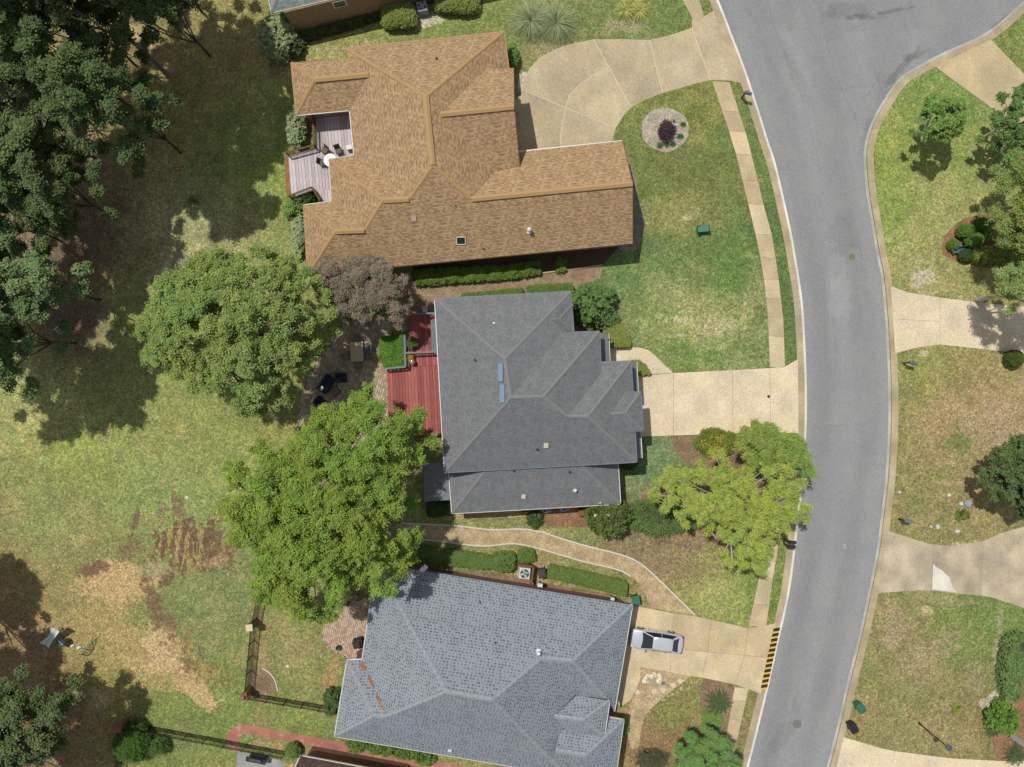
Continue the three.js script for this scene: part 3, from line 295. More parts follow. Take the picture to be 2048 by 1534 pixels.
// red path at the bottom edge
{
  const o = smooth(gp([[482, 1510], [466, 1500], [455, 1486], [455, 1472], [463, 1458], [478, 1450], [500, 1450], [560, 1462], [640, 1476], [740, 1494], [840, 1514], [960, 1540]]), false, 4), i = smooth(gp([[482, 1510], [478, 1492], [478, 1480], [485, 1470], [500, 1469], [560, 1480], [640, 1496], [740, 1515], [830, 1534], [880, 1548]]), false, 4);
  const t = tex(512, 512, (u, v) => { const n = tfb(u, v, 6, 4, 61), f = tfb(u, v, 60, 2, 63), w = sst(tfb(u, v, 8, 3, 67), 0.6, 0.8), c = mixc([180, 120, 104], [194, 156, 136], w * 0.7); const k = 0.8 + 0.2 * n + 0.2 * (f - 0.5) + 0.1; return [c[0] * k, c[1] * k, c[2] * k]; }, 4);
  part('red_path', flat([...o, ...[...i].reverse()], 0.008), mapped(t, bumpFine, 0.01, 0.95)).userData.kind = 'structure';
}
part('grill_pad', slab(gp([[476, 1502], [560, 1520], [590, 1560], [470, 1560]]), 0, 0.03), mapped(concreteMap([176, 176, 170], 4, 0.8, [1, 1, 1]), bumpFine, 0.005)).userData.kind = 'structure';
// cobbled patios
function cobbles(name, poly, w, l, turn, tones, label) {
  const s = structure(name), P = gp(poly), by = tones.map(() => []), xs = P.map((p) => p[0]), zs = P.map((p) => p[1]), c = Math.cos(turn), sn = Math.sin(turn), mx = (Math.min(...xs) + Math.max(...xs)) / 2, mz = (Math.min(...zs) + Math.max(...zs)) / 2, R = Math.hypot(Math.max(...xs) - mx, Math.max(...zs) - mz);
  part('mortar', flat(P, 0.01), mat.soil, s);
  for (let a = -R, row = 0; a < R; a += w + 0.016, row++) for (let b = -R + (row % 2) * l / 2; b < R; b += l + 0.016) { const x = mx + a * c - b * sn, z = mz + a * sn + b * c; if (!inPoly(x, z, P)) continue; const g = moved(box(w * rr(0.92, 1), 0.06, l * rr(0.93, 1)), x, -0.02 + 0.008 * rnd(), z, -turn + rr(-0.03, 0.03)); by[rnd() * tones.length | 0].push(g); }
  by.forEach((list, i) => { if (!list.length) return; const m = part('paver_field', join(list), tones[i], s); m.userData.kind = 'stuff'; });
}
cobbles('cobbled_patio', [[592, 885], [600, 800], [622, 742], [660, 690], [690, 640], [790, 640], [776, 735], [776, 800], [830, 800], [830, 880], [700, 900], [600, 930]], 0.2, 0.3, 0.25, [plain(196, 178, 146, 0.95), plain(178, 158, 128, 0.95), plain(210, 194, 164, 0.95)]);
cobbles('brick_patio', [[694, 1204], [742, 1196], [760, 1200], [740, 1330], [700, 1320], [675, 1306], [655, 1293], [645, 1276], [646, 1258], [662, 1238], [685, 1222]], 0.16, 0.22, 0.18, [plain(208, 180, 154, 0.95), plain(200, 166, 140, 0.95), plain(192, 156, 132, 0.95), plain(214, 192, 168, 0.95)]);
cobbles('brick_apron', [[906, 1027], [1056, 1022], [1056, 1032], [906, 1037]], 0.2, 0.42, 1.5, [plain(196, 170, 122, 0.95), plain(184, 156, 110, 0.95)]);
// ------------------------------------------------------------------ roof coverings
function shingles(tones, rows, cols, tile, edge, seedN, line = 0.6) {   // staggered tabs; colour differs from tab to tab, laps shown by relief
  const N = 512, tone = (r, c) => NT[(r * 389 + c * 53 + seedN * 7919) & 65535], t = (u, v) => {
    const rv = v * rows, r = Math.floor(rv), fr = rv - r, off = NT[(r * 71 + seedN) & 65535], cu = u * cols + off, c = ((Math.floor(cu) % cols) + cols) % cols, fc = cu - Math.floor(cu);
    const k = tone(r, c), q = mixc(tones[0], tones[1], sst(k, 0.1, 0.9)), w = tone(r + 7, c + 3) > 0.8 ? mixc(q, tones[2], 0.7) : q, n = 0.92 + 0.16 * tfb(u, v, 90, 2, seedN) + 0.1 * (tfb(u, v, 4, 3, seedN + 5) - 0.5), slot = fr < 0.16 || (fc < 0.06 && fr < 0.9) ? edge : 1;
    return [w[0] * n * slot, w[1] * n * slot, w[2] * n * slot];
  };
  const b = grey(N, N, (u, v) => { const rv = v * rows, fr = rv - Math.floor(rv); return 1 - fr * 0.85 + 0.1 * tfb(u, v, 90, 2, seedN); }, tile);
  return mapped(tex(N, N, t, tile), b, 0.005, 0.95);
}
mat.roofTan = shingles([[172, 140, 103], [200, 167, 125], [150, 120, 88]], 16, 10, 2.4, 0.8, 11);
mat.roofGrey = shingles([[124, 126, 127], [134, 136, 136], [117, 119, 121]], 15, 14, 2.2, 0.87, 23);
mat.roofGreen = shingles([[140, 152, 148], [160, 170, 164], [124, 134, 132]], 16, 10, 2.6, 0.75, 31);
mat.roofBrown = shingles([[74, 58, 50], [92, 74, 62], [64, 50, 44]], 16, 10, 2.6, 0.8, 37);
{
  const cols = 13, rows = 16, f = (u, v) => { const rv = v * rows, r = Math.floor(rv), fr = rv - r, cu = u * cols + NT[(r * 37 + 5) & 65535], c = Math.floor(cu), fc = cu - c, hc = ((c % cols) + cols) % cols, k = NT[((r % rows) * 211 + hc * 17) & 65535], k2 = NT[((r % rows) * 131 + hc * 29 + 77) & 65535], dash = (k2 < 0.12 ? 0.25 : 1) * (1 - sst(Math.abs(fc - 0.35 - 0.3 * k2), 0.1 + 0.2 * k, 0.2 + 0.22 * k)) * (1 - sst(Math.abs(fr - 0.45 + 0.1 * (k - 0.5)), 0.16, 0.36)), n = 0.93 + 0.14 * tfb(u, v, 100, 2, 71), big = 0.94 + 0.12 * tfb(u, v, 3, 3, 77); const q = mixc([152, 159, 165], [94, 101, 108], dash * (0.55 + 0.45 * k)); return [q[0] * n * big, q[1] * n * big, q[2] * n * big]; };
  mat.roofBlue = mapped(tex(1024, 1024, f, 4), grey(512, 512, (u, v) => { const rv = v * 16; return 1 - 0.8 * (rv - Math.floor(rv)); }, 4), 0.005, 0.92);
}
mat.capTan = plain(188, 154, 106, 0.95); mat.capGrey = plain(136, 138, 138, 0.95); mat.capBlue = mapped(concreteMap([158, 164, 170], 1.2, 0.85, [1, 1, 1]), bumpFine, 0.006);
const brickMap = (a, b, m) => mapped(tex(512, 512, (u, v) => { const rv = v * 26, r = Math.floor(rv), cu = u * 9 + (r % 2) * 0.5, c = Math.floor(cu), k = NT[((r % 26) * 97 + (((c % 9) + 9) % 9) * 31) & 65535], joint = rv - r < 0.16 || cu - c < 0.05, q = joint ? m : mixc(a, b, k), n = 0.9 + 0.2 * tfb(u, v, 64, 2, 81); return [q[0] * n, q[1] * n, q[2] * n]; }, 2), null, 0, 0.95);
mat.brickTan = brickMap([150, 118, 84], [182, 150, 112], [170, 156, 134]); mat.brickRed = brickMap([132, 84, 66], [162, 108, 84], [150, 134, 118]); mat.siding = plain(176, 160, 134, 0.9);

// ------------------------------------------------------------------ houses
function planeOf(a, b, c) { return new THREE.Plane().setFromCoplanarPoints(a, b, c); }
function onPlane(pl, x, y) { const eye = new THREE.Vector3(0, EYE, 0), d = at3(x, y, 0).sub(eye), t = -(pl.normal.dot(eye) + pl.constant) / pl.normal.dot(d); return eye.addScaledVector(d, t); }
function slopeGeo(pts) {
  const n = new THREE.Vector3(); for (let i = 0; i < pts.length; i++) { const a = pts[i], b = pts[(i + 1) % pts.length]; n.x += (a.y - b.y) * (a.z + b.z); n.y += (a.z - b.z) * (a.x + b.x); n.z += (a.x - b.x) * (a.y + b.y); } n.normalize(); if (n.y < 0) n.negate();
  const e = new THREE.Vector3(0, 1, 0).cross(n); if (e.lengthSq() < 1e-4) e.set(1, 0, 0); e.normalize(); const s = n.clone().cross(e), uv2 = pts.map((p) => [p.dot(e), p.dot(s)]), pos = [], uv = [], idx = [];
  const up = s.y >= 0 ? 1 : -1; pts.forEach((p, i) => { pos.push(p.x, p.y, p.z); uv.push(uv2[i][0], uv2[i][1] * up); });
  for (const [a, b, c] of tri2(uv2)) { const nn = pts[b].clone().sub(pts[a]).cross(pts[c].clone().sub(pts[a])); nn.y > 0 ? idx.push(a, b, c) : idx.push(a, c, b); }
  return geomOf(pos, uv, idx);
}
function cap(a, b, w, lift, drop) {                  // ridge or hip capping
  const d = b.clone().sub(a), s = new THREE.Vector3(-d.z, 0, d.x).normalize(), P = (p, k, y) => p.clone().addScaledVector(s, k).add(new THREE.Vector3(0, y, 0));
  const A = [P(a, -w, lift - drop * w - 0.06), P(a, -w, lift - drop * w), P(a, 0, lift + 0.02), P(a, w, lift - drop * w), P(a, w, lift - drop * w - 0.06)], B = A.map((p) => p.clone().add(d)), pos = [], uv = [], L = d.length();
  for (let i = 0; i < 4; i++) { pos.push(...A[i].toArray(), ...B[i].toArray(), ...B[i + 1].toArray(), ...A[i].toArray(), ...B[i + 1].toArray(), ...A[i + 1].toArray()); uv.push(0, i * w, L, i * w, L, i * w + w, 0, i * w, L, i * w + w, 0, i * w + w); }
  for (const [Q, f] of [[A, 0], [B, 1]]) for (let i = 1; i < 4; i++) { const t = f ? [Q[0], Q[i + 1], Q[i]] : [Q[0], Q[i], Q[i + 1]]; t.forEach((p) => { pos.push(...p.toArray()); uv.push(0, 0); }); }
  return geomOf(pos, uv);
}
function house(name, label, spec) {
  const t = thing(name, label, 'house'), V = {}, roof = new THREE.Group(); roof.name = 'roof'; t.add(roof);
  const todo = Object.entries(spec.points);
  for (const [k, p] of todo) if (typeof p[2] === 'number') V[k] = at3(...p);
  for (const [k, p] of todo) if (Array.isArray(p[2])) V[k] = onPlane(planeOf(...p[2].map((q) => V[q])), p[0], p[1]);
  for (const f of spec.slopes) part('slope', slopeGeo(f.split(' ').map((k) => V[k] ?? console.log('missing', k))), spec.cover, roof);
  for (const r of spec.ridges ?? []) { const [a, b] = r.split(' '); part('ridge_cap', cap(V[a], V[b], spec.ridgeW ?? 0.22, spec.ridgeLift ?? 0.09, 0.45), spec.capping, roof); }
  for (const r of spec.hips ?? []) { const [a, b] = r.split(' '); part('hip_cap', cap(V[a], V[b], spec.hipW ?? 0.15, 0.035, 0.4), spec.capping, roof); }
  for (const [r, m, nm = 'gutter'] of spec.gutters ?? []) { const k = r.split(' '); for (let i = 1; i < k.length; i++) { const a = V[k[i - 1]].clone(), b = V[k[i]].clone(); a.y -= 0.1; b.y -= 0.1; part(nm, bar(a, b, 0.13, 0.15), m, roof); } }
  for (const [i, w] of spec.walls.entries()) part('wall', slab(inset(w.p.map(([x, y]) => at(x, y, w.h)), w.in ?? 0.45), 0, w.h - 0.12 - i * 0.01), w.m, t);
  for (const g of spec.gables ?? []) { const c = g.split(' ').map((k) => V[k].clone()), mid = new THREE.Vector3(); c.forEach((p) => mid.add(p)); mid.divideScalar(c.length); const q = c.map((p) => p.clone().add(new THREE.Vector3(-0.3, -0.15, 0))); part('gable_wall', geomOf(q.flatMap((p) => p.toArray()), q.flatMap((p) => [p.z, p.y]), [0, 1, 2]), Object.assign(spec.gableMat.clone(), { side: THREE.DoubleSide }), t); }
  return { t, roof, V, plane: (k) => planeOf(...k.split(' ').map((q) => V[q])) };
}
function onRoof(H, face, x, y, make, name, m) {      // puts a fitting upright on a slope
  const p = onPlane(H.plane(face), x, y), o = part(name, make, m, H.roof, [p.x, p.y - 0.03, p.z]); return o;
}
function layRoof(H, face, x, y, geo, name, m, turn = 0, lift = 0) { const pl = H.plane(face), n = pl.normal.clone(); if (n.y < 0) n.negate(); const p = onPlane(pl, x, y), o = part(name, geo, m, H.roof, [p.x + n.x * lift, p.y + n.y * lift, p.z + n.z * lift]), e = new THREE.Vector3(1, 0, 0).addScaledVector(n, -n.x).normalize(), f = e.clone().cross(n); o.quaternion.setFromRotationMatrix(new THREE.Matrix4().makeBasis(e, n, f)); o.rotateY(turn); return o; }
const pipe = (r, h) => join(cyl(r, r, h, 10), moved(cyl(r * 2.2, r * 1.1, 0.06, 12), 0, 0, 0)), capped = (r, h) => join(cyl(r, r, h, 12), moved(new THREE.SphereGeometry(r * 1.9, 12, 8), 0, h, 0), moved(cyl(r * 2.4, r, 0.1, 12)));

const Em = ['C', 'D', 'A'];
const tanHouse = house('tan_roofed_house', 'house with a many-hipped tan shingle roof beside the curved driveway', {
  cover: mat.roofTan, capping: mat.capTan, ridgeW: 0.24, ridgeLift: 0.13, hipW: 0.13, gableMat: mat.siding,
  points: { B: [690, 96, 3.5], A: [1008, 63, 3.5], C: [852, 193, 7.8], D: [865.5, 330, 7.8], E1: [1017.5, 136, Em], vN: [974, 137, Em], vR: [880.6, 228.6, 7.15], vS: [994, 344.5, Em], gv0: [990, 348, Em], gv1: [943, 398, 6.35], G1: [1027, 136, 4.4], Gr: [1028, 213.6, 7.14], G2: [1039.5, 338, 4.4], gN0: [998, 308, 3.5], gN: [1037.5, 302.6, 3.5], gN1: [1245, 281.5, 3.5], gE: [1265, 367, 6.3], gSE: [1265, 487, 3.5], n1: [582, 125, 3.5], n2: [592, 230, 3.5], nr: [629, 159.5, 4.9], nv: [738, 149, 4.95], nN: [697, 118, 3.5], W2: [699, 220, 3.5], w1: [708, 311, 3.5], s1: [658, 318.5, 3.5], sr: [765.5, 401, 6.55], sw: [818, 398, 6.6], w2: [663.5, 402.5, 3.5], t1: [607, 410, 3.5], t2: [615, 550, 3.5], tr: [671, 463, 5.4], tv: [729, 460.5, 5.4] },
  slopes: ['B A C', 'C A E1 vN vR vS gv0 gv1 D', 'C D sw w1 W2 nv nN B', 'vN G1 Gr vR', 'vR Gr G2 vS', 'n1 nN nv nr', 'n1 nr n2', 'nr nv W2 n2', 's1 w1 sw sr', 's1 sr tv w2', 't1 w2 tv tr', 't1 tr t2', 't2 tr tv sr sw D gv1 gE gSE', 'gN1 gE gv1 gN0'],
  ridges: ['C D', 'vR Gr', 'nr nv', 'sr sw', 'tr tv', 'gv1 gE'], hips: ['B C', 'A C', 'n1 nr', 'n2 nr', 's1 sr', 't1 tr', 't2 tr', 'sw D', 'gv1 D', 'tv sr'],
  gutters: [['n2 W2', mat.white], ['gN gN1', mat.white], ['W2 w1', mat.white], ['w1 s1 w2 t1', mat.offWhite], ['t2 gSE', mat.woodDark, 'fascia'], ['n1 n2', mat.capTan, 'fascia'], ['t1 t2', mat.capTan, 'fascia'], ['B A', mat.capTan, 'fascia'], ['A E1', mat.capTan, 'fascia'], ['gN1 gE', mat.woodBrown, 'bargeboard'], ['gE gSE', mat.woodBrown, 'bargeboard'], ['G1 Gr', mat.woodBrown, 'bargeboard'], ['Gr G2', mat.woodBrown, 'bargeboard'], ['vS G2', mat.woodDark, 'fascia']],
  gables: ['gN1 gE gSE', 'G1 Gr G2'],
  walls: [{ p: [[690, 96], [1008, 63], [1017, 136], [1027, 136], [1037, 303], [1245, 281], [1265, 487], [615, 550], [607, 410], [663, 402], [658, 318], [708, 311], [699, 220], [592, 230], [582, 125], [697, 118]], h: 3.5, m: mat.brickTan }, { p: [[960, 137], [1027, 136], [1039, 338], [960, 346]], h: 4.4, m: mat.siding, in: 0.42 }] });
onRoof(tanHouse, 't2 D gSE', 1058, 462, capped(0.11, 0.75), 'flue_cap', mat.white);
onRoof(tanHouse, 't2 D gSE', 911, 413, pipe(0.05, 0.35), 'vent_pipe', mat.charcoal); onRoof(tanHouse, 't2 D gSE', 967, 497, pipe(0.05, 0.35), 'vent_pipe', mat.charcoal); onRoof(tanHouse, 'B A C', 873, 118, pipe(0.06, 0.4), 'vent_pipe', mat.woodDark);
layRoof(tanHouse, 't2 D gSE', 828, 436, box(0.42, 0.2, 0.48), 'box_vent', plain(196, 176, 152, 0.8));
{ const f = layRoof(tanHouse, 't2 D gSE', 922, 481, join(moved(box(0.85, 0.12, 0.07), 0, 0, 0.34), moved(box(0.85, 0.12, 0.07), 0, 0, -0.34), moved(box(0.07, 0.12, 0.75), 0.39), moved(box(0.07, 0.12, 0.75), -0.39)), 'skylight_frame', mat.offWhite); layRoof(tanHouse, 't2 D gSE', 922, 481, box(0.72, 0.07, 0.62), 'skylight_pane', mat.glassDark); }

const Eg = ['aN', 'aS', 'NE'], E3 = ['h3c', 'SE', 'r3'];
const greyHouse = house('grey_roofed_house', 'house with a stepped dark grey hip roof behind the wide pale driveway', {
  cover: mat.roofGrey, capping: mat.capGrey, ridgeW: 0.15, ridgeLift: 0.03, hipW: 0.12, gableMat: mat.siding,
  points: { NW: [869.6, 597.7, 5.2], NE: [1141.5, 583, 5.2], SW: [889, 945, 5.2], SE: [1273.5, 924, 5.2], aN: [1010, 718, 8.7], aS: [1022, 795, 8.9], r2: [1087, 793.5, 8.6], r3a: [1136, 832.5, 7.8], r3: [1176, 833, 7.8], e1: [1144.5, 608, 5.2], h5n: [1126, 608, Eg], h5r: [1101, 639, Eg], h5s: [1124.5, 664, Eg], h5p: [1117.5, 638, 5.95], h5c: [1147.5, 664, 5.2], h5d: [1141, 664, 5.2], h2v: [1124, 665, 5.2], h2c: [1199, 663, 5.2], h2e: [1202, 747, 5.2], h2x: [1202, 724.5, 5.2], h3c: [1262, 722, 5.2], q1: [1250, 784, E3], q2: [1281, 784, 5.2], q3: [1250, 826, 6.25], q4: [1221, 828.5, E3], q5: [1286, 861, 5.2], q6: [1256.5, 862.7, E3], l1: [896, 922, 3.0], l2: [904, 1027, 3.0], l3: [1241, 1008, 3.0], l4: [1235, 912, 3.0], lt: [980, 930, 5.15], lu: [1150, 918, 5.15], pa: [846, 930, 2.6], pb: [895, 920, 2.9], pc: [902, 1000, 2.9], pd: [848, 1003, 2.6], x1: [1190, 667, 3.5], x2: [1217, 667, 3.1], x3: [1220, 727, 3.1], x4: [1193, 728, 3.5], y1: [1252, 724, 3.5], y2: [1273, 724, 3.1], y3: [1277, 790, 3.1], y4: [1256, 790, 3.5], z1: [1262, 862, 3.5], z2: [1281, 862, 3.1], z3: [1284, 916, 3.1], z4: [1264, 918, 3.5], d1: [861, 640, 2.9], d2: [885, 640, 3.3], d3: [888, 716, 3.3], d4: [863, 704, 2.9] },
  slopes: ['NW NE aN', 'NW aN aS SW', 'SW aS r2 r3a r3 SE', 'aN NE e1 h5n h5r h5s aS', 'h5s h2c r2 aS', 'h2c h2e r3a r2', 'h2x h3c r3 r3a h2e', 'h3c SE r3', 'q1 q2 q3 q4', 'q2 q5 q3', 'q5 q6 q4 q3', 'h5n e1 h5p h5r', 'h5r h5p h5d h5s', 'h5p e1 h5c h5d', 'l2 lt lu l3', 'l2 l1 lt', 'l3 l4 lu', 'pa pb pc pd', 'x1 x2 x3 x4', 'y1 y2 y3 y4', 'z1 z2 z3 z4', 'd1 d2 d3 d4'],
  ridges: ['aN aS', 'aS r2', 'r3a r3', 'q4 q3', 'h5r h5p'], hips: ['NW aN', 'NE aN', 'SW aS', 'SE r3', 'h2c r2', 'r2 r3a', 'h3c r3', 'q2 q3', 'q5 q3', 'e1 h5p', 'h5d h5p', 'l2 lt', 'l3 lu'],
  gutters: [['NW SW', mat.white], ['l1 l2', mat.white], ['l2 l3', mat.offWhite], ['l3 l4', mat.white], ['x2 x3', mat.offWhite], ['y2 y3', mat.offWhite], ['z2 z3', mat.white], ['SW SE', mat.blueGrey, 'fascia'], ['NW NE', mat.blueGrey, 'fascia'], ['h2x h3c', mat.blueGrey, 'fascia'], ['h3c SE', mat.blueGrey, 'fascia'], ['h2v h2c', mat.blueGrey, 'fascia'], ['h2c h2e', mat.blueGrey, 'fascia'], ['q1 q2', mat.blueGrey, 'fascia'], ['q2 q5', mat.blueGrey, 'fascia'], ['q5 q6', mat.blueGrey, 'fascia'], ['NE h5c', mat.blueGrey, 'fascia'], ['pa pd', mat.charcoal, 'fascia']],
  walls: [{ p: [[870, 598], [1141, 583], [1147, 663], [1199, 663], [1202, 724], [1262, 722], [1273, 924], [889, 945]], h: 5.2, m: mat.siding, in: 0.5 }, { p: [[896, 922], [904, 1027], [1241, 1008], [1235, 912]], h: 3.0, m: mat.brickTan }] });
for (const [x, y] of [[1002.5, 745], [1006, 787]]) layRoof(greyHouse, 'NW aN SW', x, y, box(0.46, 0.14, 1.5), 'skylight', plain(134, 158, 178, 0.25), 0, 0.02);
onRoof(greyHouse, 'NW aN SW', 951, 720, pipe(0.07, 0.3), 'vent_pipe', mat.charcoal); onRoof(greyHouse, 'NW NE aN', 988, 647, pipe(0.06, 0.3), 'vent_pipe', mat.white);
layRoof(greyHouse, 'SW aS SE', 1092, 890, box(0.4, 0.18, 0.4), 'box_vent', mat.offWhite); onRoof(greyHouse, 'SW aS SE', 1075, 898, pipe(0.07, 0.3), 'vent_pipe', mat.black);
layRoof(greyHouse, 'l2 lt l3', 1047, 992, box(0.36, 0.18, 0.36), 'box_vent', mat.offWhite); onRoof(greyHouse, 'l2 lt l3', 1043, 985, pipe(0.05, 0.3), 'vent_pipe', mat.steel); onRoof(greyHouse, 'l2 lt l3', 1150, 980, capped(0.09, 0.35), 'flue_cap', mat.white); onRoof(greyHouse, 'l2 lt l3', 1140, 944, pipe(0.07, 0.25), 'vent_pipe', mat.charcoal); onRoof(greyHouse, 'l2 lt l3', 1028, 941, pipe(0.07, 0.25), 'vent_pipe', mat.charcoal);
layRoof(greyHouse, 'l2 lt l3', 1069, 939.5, box(1.2, 0.06, 0.16), 'flashing', mat.blueGrey);

const Eb = ['rE', 'm1', 'sC'];
const blueHouse = house('blue_grey_roofed_house', 'house with a speckled blue-grey shingle roof beside the parked silver car', {
  cover: mat.roofBlue, capping: mat.capBlue, ridgeW: 0.24, ridgeLift: 0.06, hipW: 0.17, gableMat: mat.brickRed,
  points: { NW: [752, 1126, 3.2], NE: [1265, 1210, 3.2], W1: [724.5, 1319, 3.2], w0: [694, 1320.5, 3.2], SW: [669, 1473, 3.2], rW: [893, 1384, 8.1], rE: [985, 1400, 8.1], m1: [1084, 1317, 6.05], m2: [1146, 1322, 6.05], sC: [1136, 1552, 3.2], ES: [1229, 1423, 3.2], sh: [1218, 1404, 3.75], wv: [774, 1433, 5.3], wr: [749, 1432, 5.3], e1: [1150, 1390, Eb], e2: [1135, 1467, Eb], d0: [1109, 1433, Eb], d1: [1152, 1391, Eb], dN: [1219.6, 1401.5, 4.1], dS: [1208.6, 1472.7, 4.1], dr: [1166, 1440, 5.1], d2: [1135, 1467, 4.1], g0: [1111, 1501, 4.9], g1: [1172, 1511, 4.9], gN: [1248, 1440, 3.2], gM: [1128, 1420, 3.2], gS: [1230, 1562, 3.2], gT: [1100, 1545, 3.2] },
  slopes: ['NW NE m2 m1 rE rW', 'NW rW wv W1', 'w0 W1 wv wr', 'w0 wr SW', 'SW wr wv rW rE sC', 'rE m1 e1 d0 e2 sC', 'NE ES sh m2', 'm1 m2 sh e1', 'd0 d1 dN dr', 'dN dS dr', 'd0 dr dS d2', 'g0 g1 gN gM', 'g1 gN gS', 'g0 g1 gS gT'],
  ridges: ['rW rE', 'm1 m2', 'wr wv', 'd0 dr', 'g0 g1'], hips: ['NW rW', 'NE m2', 'm2 sh', 'm1 rE', 'rE sC', 'rW wv', 'w0 wr', 'SW wr', 'dr dN', 'dr dS', 'g1 gN'],
  gutters: [['NW W1', mat.white], ['W1 w0', mat.white], ['w0 SW', mat.white], ['SW sC', mat.offWhite], ['NE ES', mat.white], ['NW NE', mat.charcoal, 'fascia'], ['dN dS', mat.white], ['gN gS', mat.offWhite], ['gM gN', mat.offWhite], ['d1 dN', mat.charcoal, 'fascia']],
  walls: [{ p: [[752, 1126], [1265, 1210], [1229, 1423], [1150, 1412], [1136, 1552], [669, 1473], [694, 1320], [724, 1319]], h: 3.2, m: mat.brickRed, in: 0.5 }, { p: [[1168, 1398], [1219, 1401], [1208, 1473], [1160, 1468]], h: 4.1, m: mat.brickRed, in: 0.4 }, { p: [[1110, 1430], [1248, 1440], [1230, 1562], [1100, 1545]], h: 3.2, m: mat.brickRed, in: 0.5 }] });
onRoof(blueHouse, 'NW NE rW', 1077, 1303, capped(0.1, 0.5), 'flue_cap', mat.white); layRoof(blueHouse, 'SW rW rE', 900, 1500, box(0.34, 0.14, 0.22), 'box_vent', mat.white);
for (const [x, y] of [[991, 1286], [960, 1205]]) onRoof(blueHouse, 'NW NE rW', x, y, pipe(0.05, 0.2), 'vent_pipe', mat.charcoal);
{ // fallen leaves caught in the valleys
  const leaf = (n, list) => { const gs = []; for (const [x, y, rx, ry, face, a] of list) for (let i = 0; i < n; i++) { const u = rr(0, 6.28), q = Math.sqrt(rnd()), ex = q * rx * Math.cos(u), ey = q * ry * Math.sin(u), p = onPlane(blueHouse.plane(face), x + ex * Math.cos(a) - ey * Math.sin(a), y + ex * Math.sin(a) + ey * Math.cos(a)); gs.push(moved(new THREE.PlaneGeometry(0.1, 0.06).rotateX(-Math.PI / 2), p.x, p.y + rr(0.03, 0.09), p.z, rr(0, 6), rr(-0.4, 0.4))); } return join(gs); };
  const m = part('fallen_leaves', leaf(90, [[762, 1402, 7, 19, 'w0 W1 wv', -0.35], [727, 1332, 5, 9, 'w0 W1 wv', -0.6], [742, 1362, 3, 14, 'w0 W1 wv', -0.4]]), Object.assign(plain(176, 124, 74, 1), { side: THREE.DoubleSide }), blueHouse.roof); m.userData.kind = 'stuff';
}
const farHouse = house('brick_house', 'tan brick house with a pale grey-green roof behind the clipped bushes', {
  cover: mat.roofGreen, capping: mat.capGrey, gableMat: mat.brickTan, points: { a: [543, 25, 3.9], b: [990, -80, 3.9], c: [960, -300, 7.5], d: [640, -230, 7.5], e: [480, -280, 3.9] }, slopes: ['a b c d', 'a d e'], hips: ['a d'],
  gutters: [['a b', mat.offWhite, 'fascia'], ['e a', mat.offWhite, 'fascia']], walls: [] });
{ const p = gp([[593, 66], [990, -30], [930, -280], [530, -180]]); part('wall', slab(p, 0, 3.8), mat.brickTan, farHouse.t);
  const A = at3(593, 66), B = at3(990, -30), d = B.clone().sub(A).normalize(), yaw = Math.atan2(-d.z, d.x), at1 = A.clone().addScaledVector(d, 5.0); const f = part('window', box(1.25, 1.0, 0.1), mat.white, farHouse.t, [at1.x - d.z * 0.0, 2.62, at1.z + 0.03], yaw); part('pane', box(1.02, 0.8, 0.03), mat.glassDark, f, [0, 0.1, 0.05]); }
house('brown_roofed_house', 'corner of a dark brown roofed house beside the red path', { cover: mat.roofBrown, capping: mat.roofBrown, gableMat: mat.brickRed, points: { a: [601, 1512, 3], b: [820, 1553, 3], c: [800, 1700, 6], d: [660, 1670, 6], e: [560, 1600, 3], f: [545, 1700, 3] }, slopes: ['a b c d', 'a d f e'], hips: ['a d'], gutters: [['a e', mat.white], ['a b', mat.offWhite]], walls: [{ p: [[601, 1512], [820, 1553], [800, 1700], [545, 1700], [560, 1600]], h: 3, m: mat.brickRed, in: 0.5 }] });

// ------------------------------------------------------------------ timber decks, board by board
function clipPoly(p, nx, nz, c, keep) { const out = []; for (let i = 0; i < p.length; i++) { const a = p[i], b = p[(i + 1) % p.length], da = keep * (a[0] * nx + a[1] * nz - c), db = keep * (b[0] * nx + b[1] * nz - c); if (da >= 0) out.push(a); if (da * db < 0) { const t = da / (da - db); out.push([a[0] + (b[0] - a[0]) * t, a[1] + (b[1] - a[1]) * t]); } } return out; }
function boards(parent, pieces, h, dir, w, mats) {
  const nx = Math.cos(dir), nz = Math.sin(dir);
  for (const piece of pieces) { const P = gp(piece, h), cs = P.map((p) => p[0] * nx + p[1] * nz), lo = Math.min(...cs), hi = Math.max(...cs); for (let c = lo; c < hi; c += w) { let q = clipPoly(clipPoly(P, nx, nz, c + 0.012, 1), nx, nz, c + w - 0.012, -1); if (q.length < 3 || Math.abs(area2(q)) < 0.02) continue; part('deck_board', slab(q, h - 0.035, h + 0.002 * rnd()), mats[rnd() * mats.length | 0], parent); } }
}
function railing(parent, a, b, h, tall, m, gap = 0.16, up = mat.woodDark) {
  const A = at3(a[0], a[1], h), B = at3(b[0], b[1], h), L = A.distanceTo(B), n = Math.max(2, Math.round(L / gap)), T = new THREE.Vector3(0, tall, 0), lo = new THREE.Vector3(0, 0.14, 0);
  part('top_rail', bar(A.clone().add(T), B.clone().add(T), 0.14, 0.045), m, parent); part('bottom_rail', bar(A.clone().add(lo), B.clone().add(lo), 0.05, 0.08), up, parent);
  const g = box(0.04, tall - 0.2, 0.04), pg = box(0.1, tall + 0.05, 0.1); for (let i = 1; i < n; i++) { const p = A.clone().lerp(B, i / n); part('baluster', g, up, parent, [p.x, h + 0.16, p.z]); } for (const p of [A, B]) part('post', pg, m, parent, [p.x, h - 0.02, p.z]);
}
